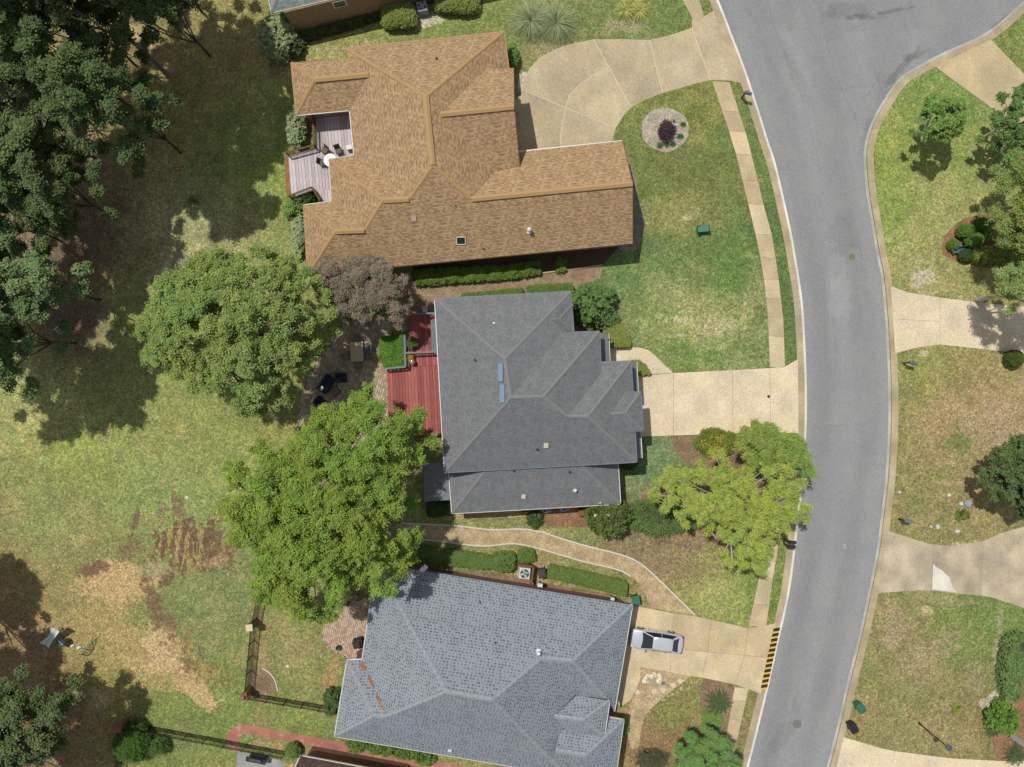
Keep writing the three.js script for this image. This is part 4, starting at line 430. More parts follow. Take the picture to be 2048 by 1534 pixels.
{
  const wood = (r, g, b) => mapped(tex(128, 512, (u, v) => { const n = tfb(u, v, 8, 2, 91), s = vn(u * 40, v * 6), k = 0.82 + 0.2 * n + 0.16 * (s - 0.5) + 0.08; return [r * k, g * k, b * k]; }, 0.5, true, 3), null, 0, 0.9);
  const pale = [wood(214, 202, 200), wood(204, 190, 190), wood(220, 210, 208), wood(196, 180, 178)], red = [wood(174, 98, 92), wood(164, 90, 84), wood(182, 108, 100), wood(158, 88, 84)];
  const d = thing('pale_deck', 'whitewashed timber deck with brown railings behind the tan roofed house', 'deck');
  boards(d, [[[632, 218], [706, 214], [709, 312], [664, 318], [633, 300]], [[577, 312], [633, 297], [664, 318], [667, 380], [629, 380], [583, 397]], [[629, 380], [667, 380], [669, 406], [645, 406]]], 1.2, -0.09 + Math.PI * 0, 0.3, pale);
  const skirt = gp([[578, 313], [633, 298], [633, 218], [706, 214], [709, 312], [664, 320], [668, 404], [646, 404], [629, 381], [584, 396]], 1.2); part('joists', slab(inset(skirt, 0.12), 0, 1.15), mat.woodDark, d);
  railing(d, [631, 222], [633, 297], 1.2, 1.0, mat.woodBrown); railing(d, [633, 297], [578, 312], 1.2, 1.0, mat.woodBrown); railing(d, [584, 397], [629, 380], 1.2, 1.0, mat.woodBrown); railing(d, [629, 380], [645, 405], 1.2, 1.0, mat.woodBrown);
  const step = mapped(concreteMap([164, 118, 84], 3, 0.8), bumpFine, 0.004); for (const [k, x0, x1, h] of [[0, 568, 574, 0.45], [1, 574, 580, 0.85]]) part('stair_tread', slab(gp([[x0, 313], [x1, 312], [x1 + 6, 398], [x0 + 6, 399]], h), 0, h), step, d);
  const r = thing('red_deck', 'red painted timber deck with blue-grey railings behind the grey roofed house', 'deck');
  boards(r, [[[774, 737], [890, 730], [892, 870], [778, 872]], [[820, 630], [890, 630], [890, 729.5], [815, 734]]], 0.9, -0.045, 0.29, red);
  part('joists', slab(inset(gp([[774, 737], [815, 734], [820, 630], [890, 630], [892, 870], [778, 872]], 0.9), 0.1), 0, 0.85), mat.woodDark, r);
  railing(r, [812, 672], [814, 733], 0.9, 1.0, mat.blueGrey, 0.16, mat.blueGrey); railing(r, [814, 734], [772, 738], 0.9, 1.0, mat.blueGrey, 0.16, mat.blueGrey); railing(r, [814, 707], [866, 705], 0.9, 1.0, mat.blueGrey, 0.16, mat.blueGrey); railing(r, [832, 630], [872, 628], 0.9, 1.0, mat.blueGrey, 0.16, mat.blueGrey);
}
// ------------------------------------------------------------------ vegetation
function leafCluster(n, spread, len, wid, droop, seedN) {   // a sprig of n folded leaves
  const keep = seed; seed = seedN; const pos = [], idx = []; let k = 0;
  for (let i = 0; i < n; i++) {
    const c = new THREE.Vector3(rr(-1, 1), rr(-0.6, 0.6), rr(-1, 1)).multiplyScalar(spread), a = rr(0, 6.283), d = new THREE.Vector3(Math.cos(a), rr(-droop, 0.35), Math.sin(a)).normalize(), s = new THREE.Vector3(-Math.sin(a), rr(-0.35, 0.35), Math.cos(a)).normalize(), l = len * rr(0.7, 1.25), w = wid * rr(0.75, 1.2);
    const q = [c, c.clone().addScaledVector(d, l * 0.5).addScaledVector(s, w / 2).add(new THREE.Vector3(0, w * 0.18, 0)), c.clone().addScaledVector(d, l), c.clone().addScaledVector(d, l * 0.5).addScaledVector(s, -w / 2).add(new THREE.Vector3(0, w * 0.18, 0))]; q.forEach((p) => pos.push(p.x, p.y, p.z)); idx.push(k, k + 1, k + 2, k, k + 2, k + 3); k += 4;
  }
  seed = keep; const g = geomOf(pos, new Array(k * 2).fill(0), idx); return g;
}
const leaf = (r, g, b, tr = 0.3, rough = 0.75) => new THREE.MeshPhysicalMaterial({ color: col(r, g, b), roughness: rough, transmission: tr, thickness: 0, side: THREE.DoubleSide, specularIntensity: 0.35 });
const sprig = { oak: leafCluster(10, 0.26, 0.24, 0.12, 0.5, 11), fine: leafCluster(13, 0.2, 0.15, 0.075, 0.4, 12), large: leafCluster(8, 0.24, 0.34, 0.17, 0.6, 13), needle: leafCluster(14, 0.26, 0.34, 0.05, 0.7, 14), box: leafCluster(10, 0.1, 0.1, 0.06, 0.3, 15), ivy: leafCluster(8, 0.14, 0.2, 0.14, 0.3, 16) };
function scatter(name, geo, m, spots, parent, tint = 0.3, hueShift = 0.12) {   // spots: [x, y, z, scale]
  const im = new THREE.InstancedMesh(geo, m, spots.length), M = new THREE.Matrix4(), q = new THREE.Quaternion(), e = new THREE.Euler(), c = new THREE.Color(); im.name = name;
  spots.forEach((s, i) => { e.set(rr(-0.5, 0.5), rr(0, 6.283), rr(-0.5, 0.5)); q.setFromEuler(e); M.compose(new THREE.Vector3(s[0], s[1], s[2]), q, new THREE.Vector3(s[3], s[3], s[3])); im.setMatrixAt(i, M); const k = 1 + rr(-tint, tint), h = rr(-hueShift, hueShift); im.setColorAt(i, c.setRGB(k * (1 + h + (s[4] ?? 0)), k, k * (1 - h))); });
  im.frustumCulled = false; im.userData.kind = 'stuff'; parent.add(im); return im;
}
const bark = { grey: mapped(concreteMap([150, 140, 128], 1.5, 0.6, [1, 1, 1]), bumpCoarse, 0.03), brown: mapped(concreteMap([92, 78, 66], 1.5, 0.6), bumpCoarse, 0.03), pale: mapped(concreteMap([206, 198, 186], 1.5, 0.75, [1, 1, 1]), bumpCoarse, 0.02) };
// o: outline (metres), base (x, z), h0 crown underside, h1 crown top, gap between boughs, leaves per bough, sprig, material
function tree(name, label, o) {
  const t = thing(name, label, o.category ?? 'tree', o.group), P = o.outline, xs = P.map((p) => p[0]), zs = P.map((p) => p[1]), sp = o.gap ?? 1.5, spots = [], boughs = []; let R = 0;
  for (let x = Math.min(...xs); x < Math.max(...xs); x += sp / 2) for (let z = Math.min(...zs); z < Math.max(...zs); z += sp / 2) if (inPoly(x, z, P)) R = Math.max(R, edgeDist(x, z, P));
  for (let x = Math.min(...xs); x < Math.max(...xs); x += sp) for (let z = Math.min(...zs); z < Math.max(...zs); z += sp) {
    const px = x + rr(-0.45, 0.45) * sp, pz = z + rr(-0.45, 0.45) * sp; if (!inPoly(px, pz, P)) continue; const d = edgeDist(px, pz, P); if (d < sp * 0.22) continue; if (rnd() < (o.holes ?? 0.06)) continue;
    const k = Math.min(1, d / (R * 0.95)), top = o.h0 + (o.h1 - o.h0) * (Math.sqrt(1 - (1 - k) ** 2) * 0.9 + 0.1 * rnd()) + rr(-0.5, 0.5) * sp * (o.rough ?? 0.6), rb = sp * rr(0.5, 0.85) * Math.min(1, 0.55 + d / sp * 0.4);
    boughs.push([px, top - rb * 0.5, pz, rb]); if (k > 0.35 && rnd() < (o.under ?? 0.6)) boughs.push([px + rr(-0.5, 0.5) * sp, top - rb * 0.5 - rr(1, 2) * sp * 0.9, pz + rr(-0.5, 0.5) * sp, rb]);
  }
  const n = o.leaves ?? 80; for (const [x, y, z, rb] of boughs) { const tone = rr(-0.06, 0.06) + (o.mottle ? (fbm(x * 0.35 + 9, z * 0.35 + 30, 2) - 0.5) * o.mottle : 0), per = 6; for (let i = 0, m = Math.round(n / per * (rb / sp / 0.65) ** 2); i < m; i++) { const a = rr(0, 6.283), cy = rr(-0.5, 1), r = Math.sqrt(1 - cy * cy), len = rb * rr(0.75, 1.45), dr = rr(0.05, 0.3) * rb; for (let k = 0; k < per; k++) { const u = (k + rr(0.2, 0.8)) / per, q = len * (0.25 + 0.75 * u), w = 0.1 * sp * (0.4 + u); spots.push([x + Math.cos(a) * r * q + rr(-w, w), y + cy * q * 0.7 - dr * u * u + rr(-w, w) * 0.6, z + Math.sin(a) * r * q + rr(-w, w), rr(0.7, 1.2) * (1.12 - 0.35 * u) * (o.size ?? 1), tone]); } } }
  const base = new THREE.Vector3(o.base[0], 0, o.base[1]), cx = (Math.min(...xs) + Math.max(...xs)) / 2, cz = (Math.min(...zs) + Math.max(...zs)) / 2, fork = new THREE.Vector3(o.base[0] + (cx - o.base[0]) * 0.35, Math.max(0.6, o.h0 * 0.85 + 0.4), o.base[1] + (cz - o.base[1]) * 0.35), r0 = o.trunk ?? 0.3;
  part('trunk', limb(base, fork, r0, r0 * 0.72, 0.03, 8, 9), o.bark ?? bark.grey, t);
  const arms = [], hubs = []; for (let i = 0, m = o.limbs ?? 6; i < m; i++) { const a = i / m * 6.283 + rr(-0.3, 0.3), b = boughs[(rnd() * boughs.length) | 0]; const reach = R * rr(0.4, 0.65), h = new THREE.Vector3(cx + Math.cos(a) * reach, fork.y + (o.h1 - fork.y) * rr(0.35, 0.6), cz + Math.sin(a) * reach); hubs.push(h); arms.push(limb(fork, h, r0 * 0.55, r0 * 0.28, 0.1, 6, 7)); }
  for (const b of boughs) { if (rnd() < (o.twigs ?? 0.5)) { const e = new THREE.Vector3(b[0], b[1] + b[3] * (o.twigTop ?? 0.1), b[2]); let h = hubs[0]; for (const q of hubs) if (q.distanceToSquared(e) < h.distanceToSquared(e)) h = q; arms.push(limb(h, e, r0 * 0.24, r0 * 0.07, 0.14, 4, 5)); } }
  part('branches', join(arms), o.bark ?? bark.grey, t);
  scatter('crown', sprig[o.sprig ?? 'oak'], o.leaf, spots, t, o.tint ?? 0.32, o.hue ?? 0.1); return t;
}
const disc = (x, z, r, rz = r, n = 14, wob = 0.14) => { const k = rr(0, 9); return Array.from({ length: n }, (_, i) => { const a = i / n * 6.283, w = 1 + wob * Math.sin(a * 3 + k) + wob * 0.7 * Math.sin(a * 5 + k * 2); return [x + Math.cos(a) * r * w, z + Math.sin(a) * rz * w]; }); };
const ol = (pts, h) => smooth(gp(pts, h), true, 3);
const green = { mid: leaf(160, 180, 98), deep: leaf(128, 146, 90), dark: leaf(112, 132, 78), lime: leaf(188, 204, 96), plum: leaf(158, 144, 122, 0.2), bright: leaf(144, 178, 92), hedge: leaf(124, 150, 74, 0.2), hedgeYellow: leaf(160, 172, 92, 0.2), blue: leaf(112, 146, 90), silver: leaf(176, 190, 138, 0.2), olive: leaf(150, 164, 72) };
tree('shade_tree', 'broad round green tree on the lawn left of the plum-leaved tree', { outline: ol([[300, 690], [288, 640], [330, 600], [330, 560], [380, 530], [440, 505], [510, 495], [560, 500], [600, 525], [640, 545], [670, 600], [680, 650], [665, 700], [660, 740], [620, 770], [590, 815], [550, 835], [505, 838], [470, 810], [400, 795], [370, 770], [320, 740]], 6), base: at(555, 680), h0: 3.5, h1: 13, gap: 1.2, leaves: 90, leaf: green.mid, sprig: 'oak', size: 1.0, trunk: 0.36, limbs: 8, holes: 0.05, rough: 0.9, mottle: 0.22 });
tree('shade_tree', 'largest green tree in front of the red deck and the blue-grey roof', { outline: ol([[470, 900], [540, 880], [590, 880], [625, 810], [690, 800], [735, 772], [790, 795], [840, 800], [850, 840], [885, 880], [870, 915], [840, 935], [835, 990], [850, 1050], [835, 1090], [838, 1150], [800, 1190], [750, 1190], [730, 1175], [690, 1225], [640, 1232], [590, 1225], [530, 1200], [510, 1150], [520, 1110], [480, 1080], [462, 1020], [465, 960]], 6.5), base: at(690, 985), h0: 3.5, h1: 14, gap: 1.35, leaves: 118, leaf: leaf(154, 180, 78), sprig: 'oak', size: 0.95, trunk: 0.42, limbs: 9, holes: 0.05, under: 0.95, rough: 1.1, mottle: 0.25 });
tree('plum_leaved_tree', 'brownish purple tree between the tan roof and the round green tree', { outline: ol([[625, 560], [660, 512], [700, 520], [735, 500], [760, 515], [790, 520], [810, 545], [830, 560], [822, 600], [835, 640], [800, 662], [770, 640], [745, 650], [715, 665], [690, 640], [650, 610], [640, 590]], 4.2), base: at(745, 600), h0: 2.2, h1: 7.5, gap: 0.85, leaves: 96, leaf: green.plum, sprig: 'fine', size: 0.95, trunk: 0.2, limbs: 7, holes: 0.08, rough: 1, hue: 0.16, bark: bark.brown });
tree('lime_leaved_tree', 'sparse lime green tree with pale bare limbs over the front beds', { outline: ol([[1285, 1000], [1310, 945], [1345, 925], [1375, 930], [1395, 890], [1440, 885], [1450, 925], [1490, 915], [1540, 900], [1580, 925], [1600, 960], [1590, 1000], [1615, 1010], [1612, 1038], [1575, 1040], [1560, 1070], [1535, 1085], [1530, 1135], [1508, 1170], [1490, 1130], [1450, 1130], [1430, 1100], [1410, 1060], [1370, 1060], [1330, 1030]], 3.6), base: at(1452, 1006), h0: 2.6, h1: 8, gap: 0.85, leaves: 48, leaf: green.lime, sprig: 'fine', size: 1.1, trunk: 0.34, limbs: 10, holes: 0.2, under: 0.12, rough: 1.3, twigs: 0.7, twigTop: 1.05, bark: bark.pale, hue: 0.08 });
tree('olive_leaved_tree', 'rounded green tree overhanging the kerb by the wide pale driveway', { outline: ol([[1458, 880], [1475, 850], [1510, 842], [1525, 832], [1548, 830], [1552, 858], [1590, 865], [1605, 890], [1622, 930], [1615, 955], [1580, 945], [1540, 940], [1500, 935], [1470, 915]], 4), base: at(1530, 890), h0: 2, h1: 6.6, gap: 0.85, leaves: 90, leaf: leaf(164, 186, 94), sprig: 'fine', size: 1.2, trunk: 0.2, limbs: 6, holes: 0.06, mottle: 0.5, bark: bark.pale });
const R_ = (x, y, h) => at(x, y, h);
tree('crape_myrtle', 'free-standing bright green tree on the lawn below the top corner driveway', { outline: ol([[1836, 250], [1850, 205], [1875, 175], [1900, 190], [1930, 200], [1935, 235], [1925, 275], [1905, 290], [1890, 300], [1870, 285], [1845, 275]], 5), base: at(1832, 272), h0: 1.6, h1: 6.6, gap: 0.6, leaves: 54, leaf: green.bright, sprig: 'large', size: 0.7, trunk: 0.12, limbs: 8, holes: 0.24, rough: 1.6, bark: bark.pale });
tree('roadside_tree', 'green tree with a dark shadow between the crape myrtle and the picture edge', { outline: ol([[1975, 250], [1985, 210], [2010, 180], [2050, 160], [2100, 190], [2100, 290], [2060, 310], [2010, 300]], 5), base: at(1965, 275), h0: 1.6, h1: 7, gap: 0.8, leaves: 84, leaf: leaf(130, 162, 92), sprig: 'large', size: 0.75, trunk: 0.16, limbs: 6, holes: 0.08, bark: bark.pale });
tree('roadside_tree', 'large dense tree behind the clipped balls and the red mulch', { outline: ol([[1985, 360], [2010, 310], [2060, 300], [2140, 330], [2150, 470], [2100, 520], [2040, 520], [2000, 490], [1978, 450], [1992, 410]], 7), base: at(1985, 440), h0: 2.5, h1: 10.5, gap: 1.1, leaves: 120, leaf: green.mid, sprig: 'fine', size: 1.2, trunk: 0.26, limbs: 7, holes: 0.05, mottle: 0.3 });
tree('roadside_tree', 'pale green tree casting shade on the curved-in east driveway', { outline: ol([[1985, 600], [1990, 560], [2020, 530], [2060, 520], [2120, 540], [2130, 620], [2080, 650], [2040, 625], [2005, 620]], 7.5), base: at(1950, 600), h0: 4, h1: 10.5, gap: 1.0, leaves: 70, leaf: leaf(168, 188, 112), sprig: 'fine', size: 1.2, trunk: 0.2, limbs: 6, holes: 0.18, bark: bark.pale });
tree('roadside_tree', 'dark green tree cut off by the picture edge on the dry lawn', { outline: ol([[1975, 950], [1988, 905], [2010, 880], [2060, 860], [2120, 890], [2130, 1010], [2070, 1040], [2040, 1030], [2000, 1000]], 5.5), base: at(2000, 945), h0: 1.2, h1: 8, gap: 0.9, leaves: 100, leaf: leaf(116, 140, 84), sprig: 'large', size: 0.8, trunk: 0.2, limbs: 6, holes: 0.07 });
tree('corner_tree', 'knobbly bright green tree beside the pavement at the bottom edge', { outline: ol([[1352, 1525], [1360, 1490], [1385, 1475], [1420, 1472], [1455, 1480], [1472, 1505], [1490, 1530], [1480, 1590], [1370, 1590]], 4), base: at(1415, 1500), h0: 1, h1: 5, gap: 0.65, leaves: 96, leaf: leaf(140, 176, 98), sprig: 'fine', size: 1, trunk: 0.16, limbs: 6, holes: 0.12, rough: 1.1 });
// tall trees along the backs of the lots: base point, crown radius, underside, top
const woods = [
  [333, 148, 5.0, 8, 23, 'tall forest tree with its pale trunk showing on the shaded lawn', green.dark], [362, 306, 4.6, 4, 18, 'tall forest tree above the middle of the large tree shadow', green.dark], [204, 326, 4.4, 4, 14, 'forest tree over the bare tan soil at the picture edge', green.deep], [200, 600, 3.8, 4, 15, 'forest tree rising beside the square brown mulch corner', leaf(140, 164, 104)], [56, 690, 5.0, 6, 17, 'forest tree mostly cut off beside the brown mulch', green.deep], [152, 686, 4.2, 5, 15, 'forest tree shading the lawn below the brown mulch', leaf(130, 152, 96)], [262, 214, 4.8, 5, 20, 'tall forest tree whose crown hides the top corner', green.dark], [404, 24, 4.2, 3, 17, 'forest tree behind the grey-green roof and the pale shrub', green.deep], [128, 1406, 4.0, 3, 12, 'dark forest tree in the bottom corner near the brick pier', green.dark], [150, 1372, 3.8, 2, 11, 'forest tree shading the grass above the fence pier', leaf(120, 138, 86)], [-15, 1228, 3.4, 5, 14, 'forest tree off the edge beside the white sling', green.deep], [-60, 1110, 3.4, 5, 14, 'forest tree off the edge beside the bare soil patch', green.deep], [-20, 1305, 3.4, 4, 13, 'forest tree off the edge below the white sling', green.dark], [148, 395, 4.2, 4, 14, 'forest tree above the pot in the shaded mulch', green.deep], [118, 480, 4.2, 4, 14, 'forest tree beside the shaded mulch bed', green.dark], [300, 40, 5.0, 4, 21, 'tall forest tree along the top edge', green.dark], [200, 120, 5.0, 4, 20, 'tall forest tree in the dense top corner', green.deep], [60, 1500, 3.6, 3, 11, 'dark forest tree cut off by the bottom corner', green.dark], [420, 112, 4.6, 3, 18, 'forest tree shading the lawn toward the pale shrub', green.dark], [360, 62, 4.6, 3, 19, 'forest tree behind the pale trunk at the top edge', green.deep], [270, 130, 4.6, 3, 19, 'forest tree in the thick of the top corner wood', green.dark], [175, 240, 4.4, 3, 17, 'forest tree above the tan bare soil', green.deep], [110, 330, 4.2, 3, 15, 'forest tree half off the edge beside the tan bare soil', green.dark], [225, 430, 3.6, 3, 13, 'forest tree at the rim of the shaded mulch', green.dark], [20, 560, 4, 5, 16, 'forest tree half hidden at the edge beside the mulch', leaf(144, 166, 104)]];
for (const [x, y, r, h0, h1, label, lf] of woods) { const [X, Z] = at(x, y); tree('forest_tree', label, { outline: disc(X, Z, r * 1.1), base: [X, Z], h0: x === 333 ? h0 : Math.min(h0, 3.5), h1, gap: 1.2, leaves: 92, leaf: lf, sprig: 'oak', size: 1.1, trunk: x === 333 ? 0.24 : 0.13, limbs: 5, holes: 0.13, under: 0.9, rough: 1.5, twigs: 0.3, group: 'tall trees along the back of the lots', bark: x === 333 ? bark.grey : bark.brown }); }

// ------------------------------------------------------------------ shrubs and hedges
function ball(name, label, x, y, r, h, m, o = {}) {     // bush standing at a survey point, r and h in metres
  const t = thing(name, label, o.category ?? 'bush', o.group), [X, Z] = at(x, y), rz = o.rz ?? r, cy = h * 0.5, spots = [];
  const core = new THREE.SphereGeometry(1, 14, 10); core.scale(r * 0.84, h * 0.46, rz * 0.84); part('stems', core, mat.stems, t, [X, cy, Z]);
  const n = Math.round((o.dense ?? 240) * (r * rz * 2 + h * (r + rz))); for (let i = 0; i < n; i++) { const a = rr(0, 6.283), u = rr(-0.85, 1), q = Math.sqrt(1 - u * u), k = 1 + (o.ragged ?? 0.06) * rr(-1, 1.6) + (o.ragged ?? 0.06) * 3 * (fbm(Math.cos(a) * q * 2.2 + x, Math.sin(a) * q * 2.2 + y, 2) - 0.5), sq = o.square ? 1 / Math.pow(Math.abs(Math.cos(a)) ** 4 + Math.abs(Math.sin(a)) ** 4, 0.25) : 1; spots.push([X + Math.cos(a) * q * r * 0.9 * k * sq, cy + u * h * 0.5 * k, Z + Math.sin(a) * q * rz * 0.9 * k * sq, rr(0.75, 1.25) * (o.size ?? 1)]); }
  scatter('foliage', sprig[o.sprig ?? 'box'], m, spots, t, o.tint ?? 0.2); return t;
}
function hedge(name, label, pts, h, m, o = {}) {
  const t = thing(name, label, 'hedge', o.group), P = gp(pts, 0), Q = inset(P, 0.1), spots = [], xs = P.map((p) => p[0]), zs = P.map((p) => p[1]); part('stems', slab(Q, 0, h - 0.1), mat.stems, t);
  const A = Math.abs(area2(P)), d = o.dense ?? 260; for (let i = 0, n = A * d * 1.1; i < n;) { const x = rr(Math.min(...xs), Math.max(...xs)), z = rr(Math.min(...zs), Math.max(...zs)); i += A / ((Math.max(...xs) - Math.min(...xs)) * (Math.max(...zs) - Math.min(...zs))); if (inPoly(x, z, P)) { const e = Math.min(1, edgeDist(x, z, P) / 0.22); spots.push([x, h - 0.16 + 0.14 * e + (fbm(x * 1.3, z * 1.3, 2) - 0.5) * (o.ragged ?? 0.16) + rr(-0.05, 0.05), z, rr(0.75, 1.25) * (o.size ?? 1)]); } }
  for (let i = 0; i < P.length; i++) { const a = P[i], b = P[(i + 1) % P.length], L = Math.hypot(b[0] - a[0], b[1] - a[1]); for (let k = 0, n = L * h * d * 0.6; k < n; k++) { const u = rnd(); spots.push([a[0] + (b[0] - a[0]) * u + rr(-0.07, 0.05), rr(0.08, h - 0.06), a[1] + (b[1] - a[1]) * u + rr(-0.06, 0.06), rr(0.75, 1.25) * (o.size ?? 1)]); } }
  scatter('foliage', sprig[o.sprig ?? 'box'], m, spots, t, o.tint ?? 0.2); return t;
}
const rect = (x, y, w, h, a = 0) => [[-w, -h], [w, -h], [w, h], [-w, h]].map(([u, v]) => [x + u * Math.cos(a) - v * Math.sin(a), y + u * Math.sin(a) + v * Math.cos(a)]);
ball('clipped_bush', 'large clipped oval bush in front of the brick wall', 800, 40, 1.75, 1.5, green.hedgeYellow, { rz: 1.15, square: true }); ball('clipped_bush', 'clipped oval bush beside the air conditioner at the top edge', 915, 14, 2.1, 1.3, green.hedgeYellow, { rz: 0.95, square: true });
ball('pale_shrub', 'loose pale green shrub at the corner of the brick wall', 563, 80, 1.4, 2.0, green.silver, { rz: 1.8, ragged: 0.25, sprig: 'ivy', dense: 110 }); ball('pale_shrub', 'dark leafy shrub beneath the pale shrub by the brick corner', 588, 96, 0.9, 1.1, leaf(110, 126, 80), { ragged: 0.25, sprig: 'ivy', dense: 120 }); ball('pale_shrub', 'pale green shrub beside the shaded end of the pale deck', 597, 258, 0.75, 1.6, green.silver, { rz: 1.6, ragged: 0.25, sprig: 'ivy', dense: 120 });
ball('side_shrub', 'leafy shrub below the stairs of the pale deck', 592, 418, 0.7, 1.2, green.bright, { rz: 1.0, ragged: 0.25, sprig: 'ivy', dense: 120 }); ball('side_shrub', 'variegated pale shrub along the tan roof edge', 602, 472, 0.55, 1.1, green.silver, { rz: 1.7, ragged: 0.25, sprig: 'ivy', dense: 120 }); ball('side_shrub', 'leafy shrub squeezed between deck railing and tan roof', 618, 402, 0.6, 1.0, leaf(92, 124, 60), { ragged: 0.2, sprig: 'ivy', dense: 140 });
ball('corner_bush', 'small green bush at the corner of the tan roof near the curved driveway', 1024, 118, 0.55, 1.4, green.bright, { rz: 1.0, ragged: 0.15 });
hedge('ivy_hedge', 'shaggy ivy hedge along the shaded side of the tan roofed house', [[832, 545], [900, 541], [1000, 537], [1076, 528], [1079, 546], [1020, 556], [930, 562], [834, 570]], 0.75, leaf(118, 146, 58), { sprig: 'ivy', dense: 70, ragged: 0.5 });
ball('ivy_clump', 'small ivy clump beside the kerb boards of the gravel path', 1120, 532, 0.5, 0.6, leaf(124, 150, 62), { sprig: 'ivy', dense: 90, ragged: 0.3 });
hedge('box_hedge', 'low box hedge in front of the grey eave, longest of the three', [[925, 592], [1042, 580], [1044, 597], [926, 604]], 1.0, green.hedge); hedge('box_hedge', 'low box hedge in front of the grey eave, middle of the three', [[1057, 576], [1099, 572], [1099, 594], [1057, 597]], 1.1, green.hedge); hedge('box_hedge', 'low box hedge in front of the grey eave, beside the big-leaved shrub', [[1104, 573], [1140, 571], [1144, 592], [1105, 594]], 1.1, green.hedge);
ball('big_leaved_shrub', 'big dark green shrub at the front corner of the grey roofed house', 1182, 610, 1.7, 2.6, leaf(122, 154, 86), { rz: 1.5, ragged: 0.28, sprig: 'ivy', dense: 100 }); ball('big_leaved_shrub', 'smaller dark green shrub between the big one and the dome hedge', 1208, 637, 0.95, 1.5, leaf(118, 150, 84), { rz: 0.8, ragged: 0.25, sprig: 'ivy', dense: 120 }); ball('big_leaved_shrub', 'green shrub under the grey eave beside the terracotta bird bath', 1152, 622, 0.5, 1.0, leaf(96, 130, 64), { rz: 1.2, ragged: 0.2, sprig: 'ivy', dense: 130 }); ball('big_leaved_shrub', 'low green shrub at the porch roof corner', 1178, 652, 0.4, 0.7, green.hedgeYellow, { ragged: 0.2, sprig: 'box' });
hedge('dome_hedge', 'yellow-green curved hedge beside the garden walk entrance', [[1205, 645], [1225, 638], [1242, 650], [1254, 670], [1257, 692], [1230, 692], [1212, 690]], 0.9, green.hedgeYellow); hedge('dome_hedge', 'small quarter-round hedge inside the bend of the garden walk', [[1262, 723], [1276, 723], [1288, 731], [1298, 747], [1270, 749]], 0.6, green.hedgeYellow);
ball('front_shrub', 'small shrub in the shade of the garage eave', 1276, 884, 0.4, 0.6, green.hedge, { ragged: 0.15 }); ball('front_shrub', 'dark shrub under the corner of the main grey eave', 1255, 925, 0.8, 0.8, leaf(92, 110, 58), { rz: 0.5, ragged: 0.2 });
ball('flowering_bush', 'bush dotted with yellow flowers beside the wide pale driveway', 1428, 884, 1.6, 1.3, leaf(138, 154, 66), { rz: 1.0, ragged: 0.2, sprig: 'fine', dense: 130 });
{ const f = scene.children[scene.children.length - 1], sp = []; for (let i = 0; i < 260; i++) { const a = rr(0, 6.283), u = Math.sqrt(rnd()), [X, Z] = at(1428, 884); sp.push([X + Math.cos(a) * u * 1.5, 0.65 + 0.65 * Math.sqrt(1 - u * u * 0.8) + 0.06, Z + Math.sin(a) * u * 0.95, rr(0.5, 0.9)]); } scatter('blossoms', leafCluster(5, 0.04, 0.09, 0.08, 0.1, 19), leaf(246, 206, 74, 0.1), sp, f); }
ball('magnolia_shrub', 'rounded glossy shrub with white blossoms at the grey roof corner', 1212, 1021, 1.75, 3.2, leaf(104, 120, 58, 0.15, 0.45), { rz: 1.75, ragged: 0.2, sprig: 'large', dense: 60, size: 0.8 });
{ const f = scene.children[scene.children.length - 1], sp = [[1190, 1030], [1218, 1030], [1240, 1020], [1195, 1050], [1232, 1062], [1210, 1045], [1200, 1005], [1180, 1045]].map(([x, y], i) => { const h = [3.2, 3.3, 2.6, 1.6, 1.2, 2.6, 3.1, 0.9][i], p = at3(x, y, h); return [p.x, h, p.z, 1]; }); scatter('blossoms', leafCluster(8, 0.05, 0.14, 0.1, 0.1, 18), leaf(250, 246, 232, 0.1), sp, f, 0.02, 0.02); }
ball('spreading_juniper', 'low spreading dark green juniper beside the magnolia shrub', 1315, 1032, 3.2, 1.5, leaf(122, 150, 84), { rz: 1.4, ragged: 0.22, sprig: 'fine', dense: 100 });
hedge('clipped_hedge', 'long dark clipped hedge shaded by the largest green tree', [[838, 1092], [900, 1098], [985, 1112], [1005, 1118], [1002, 1134], [935, 1128], [845, 1116]], 1.0, green.hedge); ball('clipped_hedge', 'clipped rounded end block of the shaded long hedge', 1008, 1120, 1.05, 1.25, green.hedge, { rz: 0.95, square: true, category: 'hedge' }); ball('clipped_hedge', 'small square clipped bush beside the air conditioner', 1052, 1108, 0.8, 1.0, green.hedge, { rz: 0.65, square: true, category: 'hedge' });
hedge('clipped_hedge', 'long sunny clipped hedge between black bin and green bin', [[1101, 1129], [1175, 1144], [1248, 1161], [1249, 1184], [1175, 1167], [1096, 1148]], 1.1, green.hedge);
ball('path_plant', 'leafy plant beside the tan brick edging near the condensers', 1068, 1036, 0.55, 0.8, leaf(84, 118, 60), { ragged: 0.35, sprig: 'ivy', dense: 90 }); ball('wall_bush', 'leafy bush against the blue-grey roof edge near the fence end', 672, 1396, 0.8, 1.4, leaf(96, 122, 66), { rz: 1.0, ragged: 0.25, sprig: 'ivy', dense: 110 });
for (const [i, [x, y, r, l]] of [[720, 1488, 0.7, 'weedy green plants under the long eave, nearest the corner'], [765, 1495, 0.8, 'weedy green plants under the long eave, second from the corner'], [810, 1505, 0.8, 'weedy green plants under the long eave, third from the corner'], [850, 1514, 0.7, 'weedy green plants under the long eave, farthest from the corner']].entries()) ball('eave_plant', l, x, y, r * 1.2, 0.6, leaf(120, 150, 66), { rz: 0.4, ragged: 0.35, sprig: 'ivy', dense: 80, category: 'plant', group: 'plants under the long blue-grey eave' });
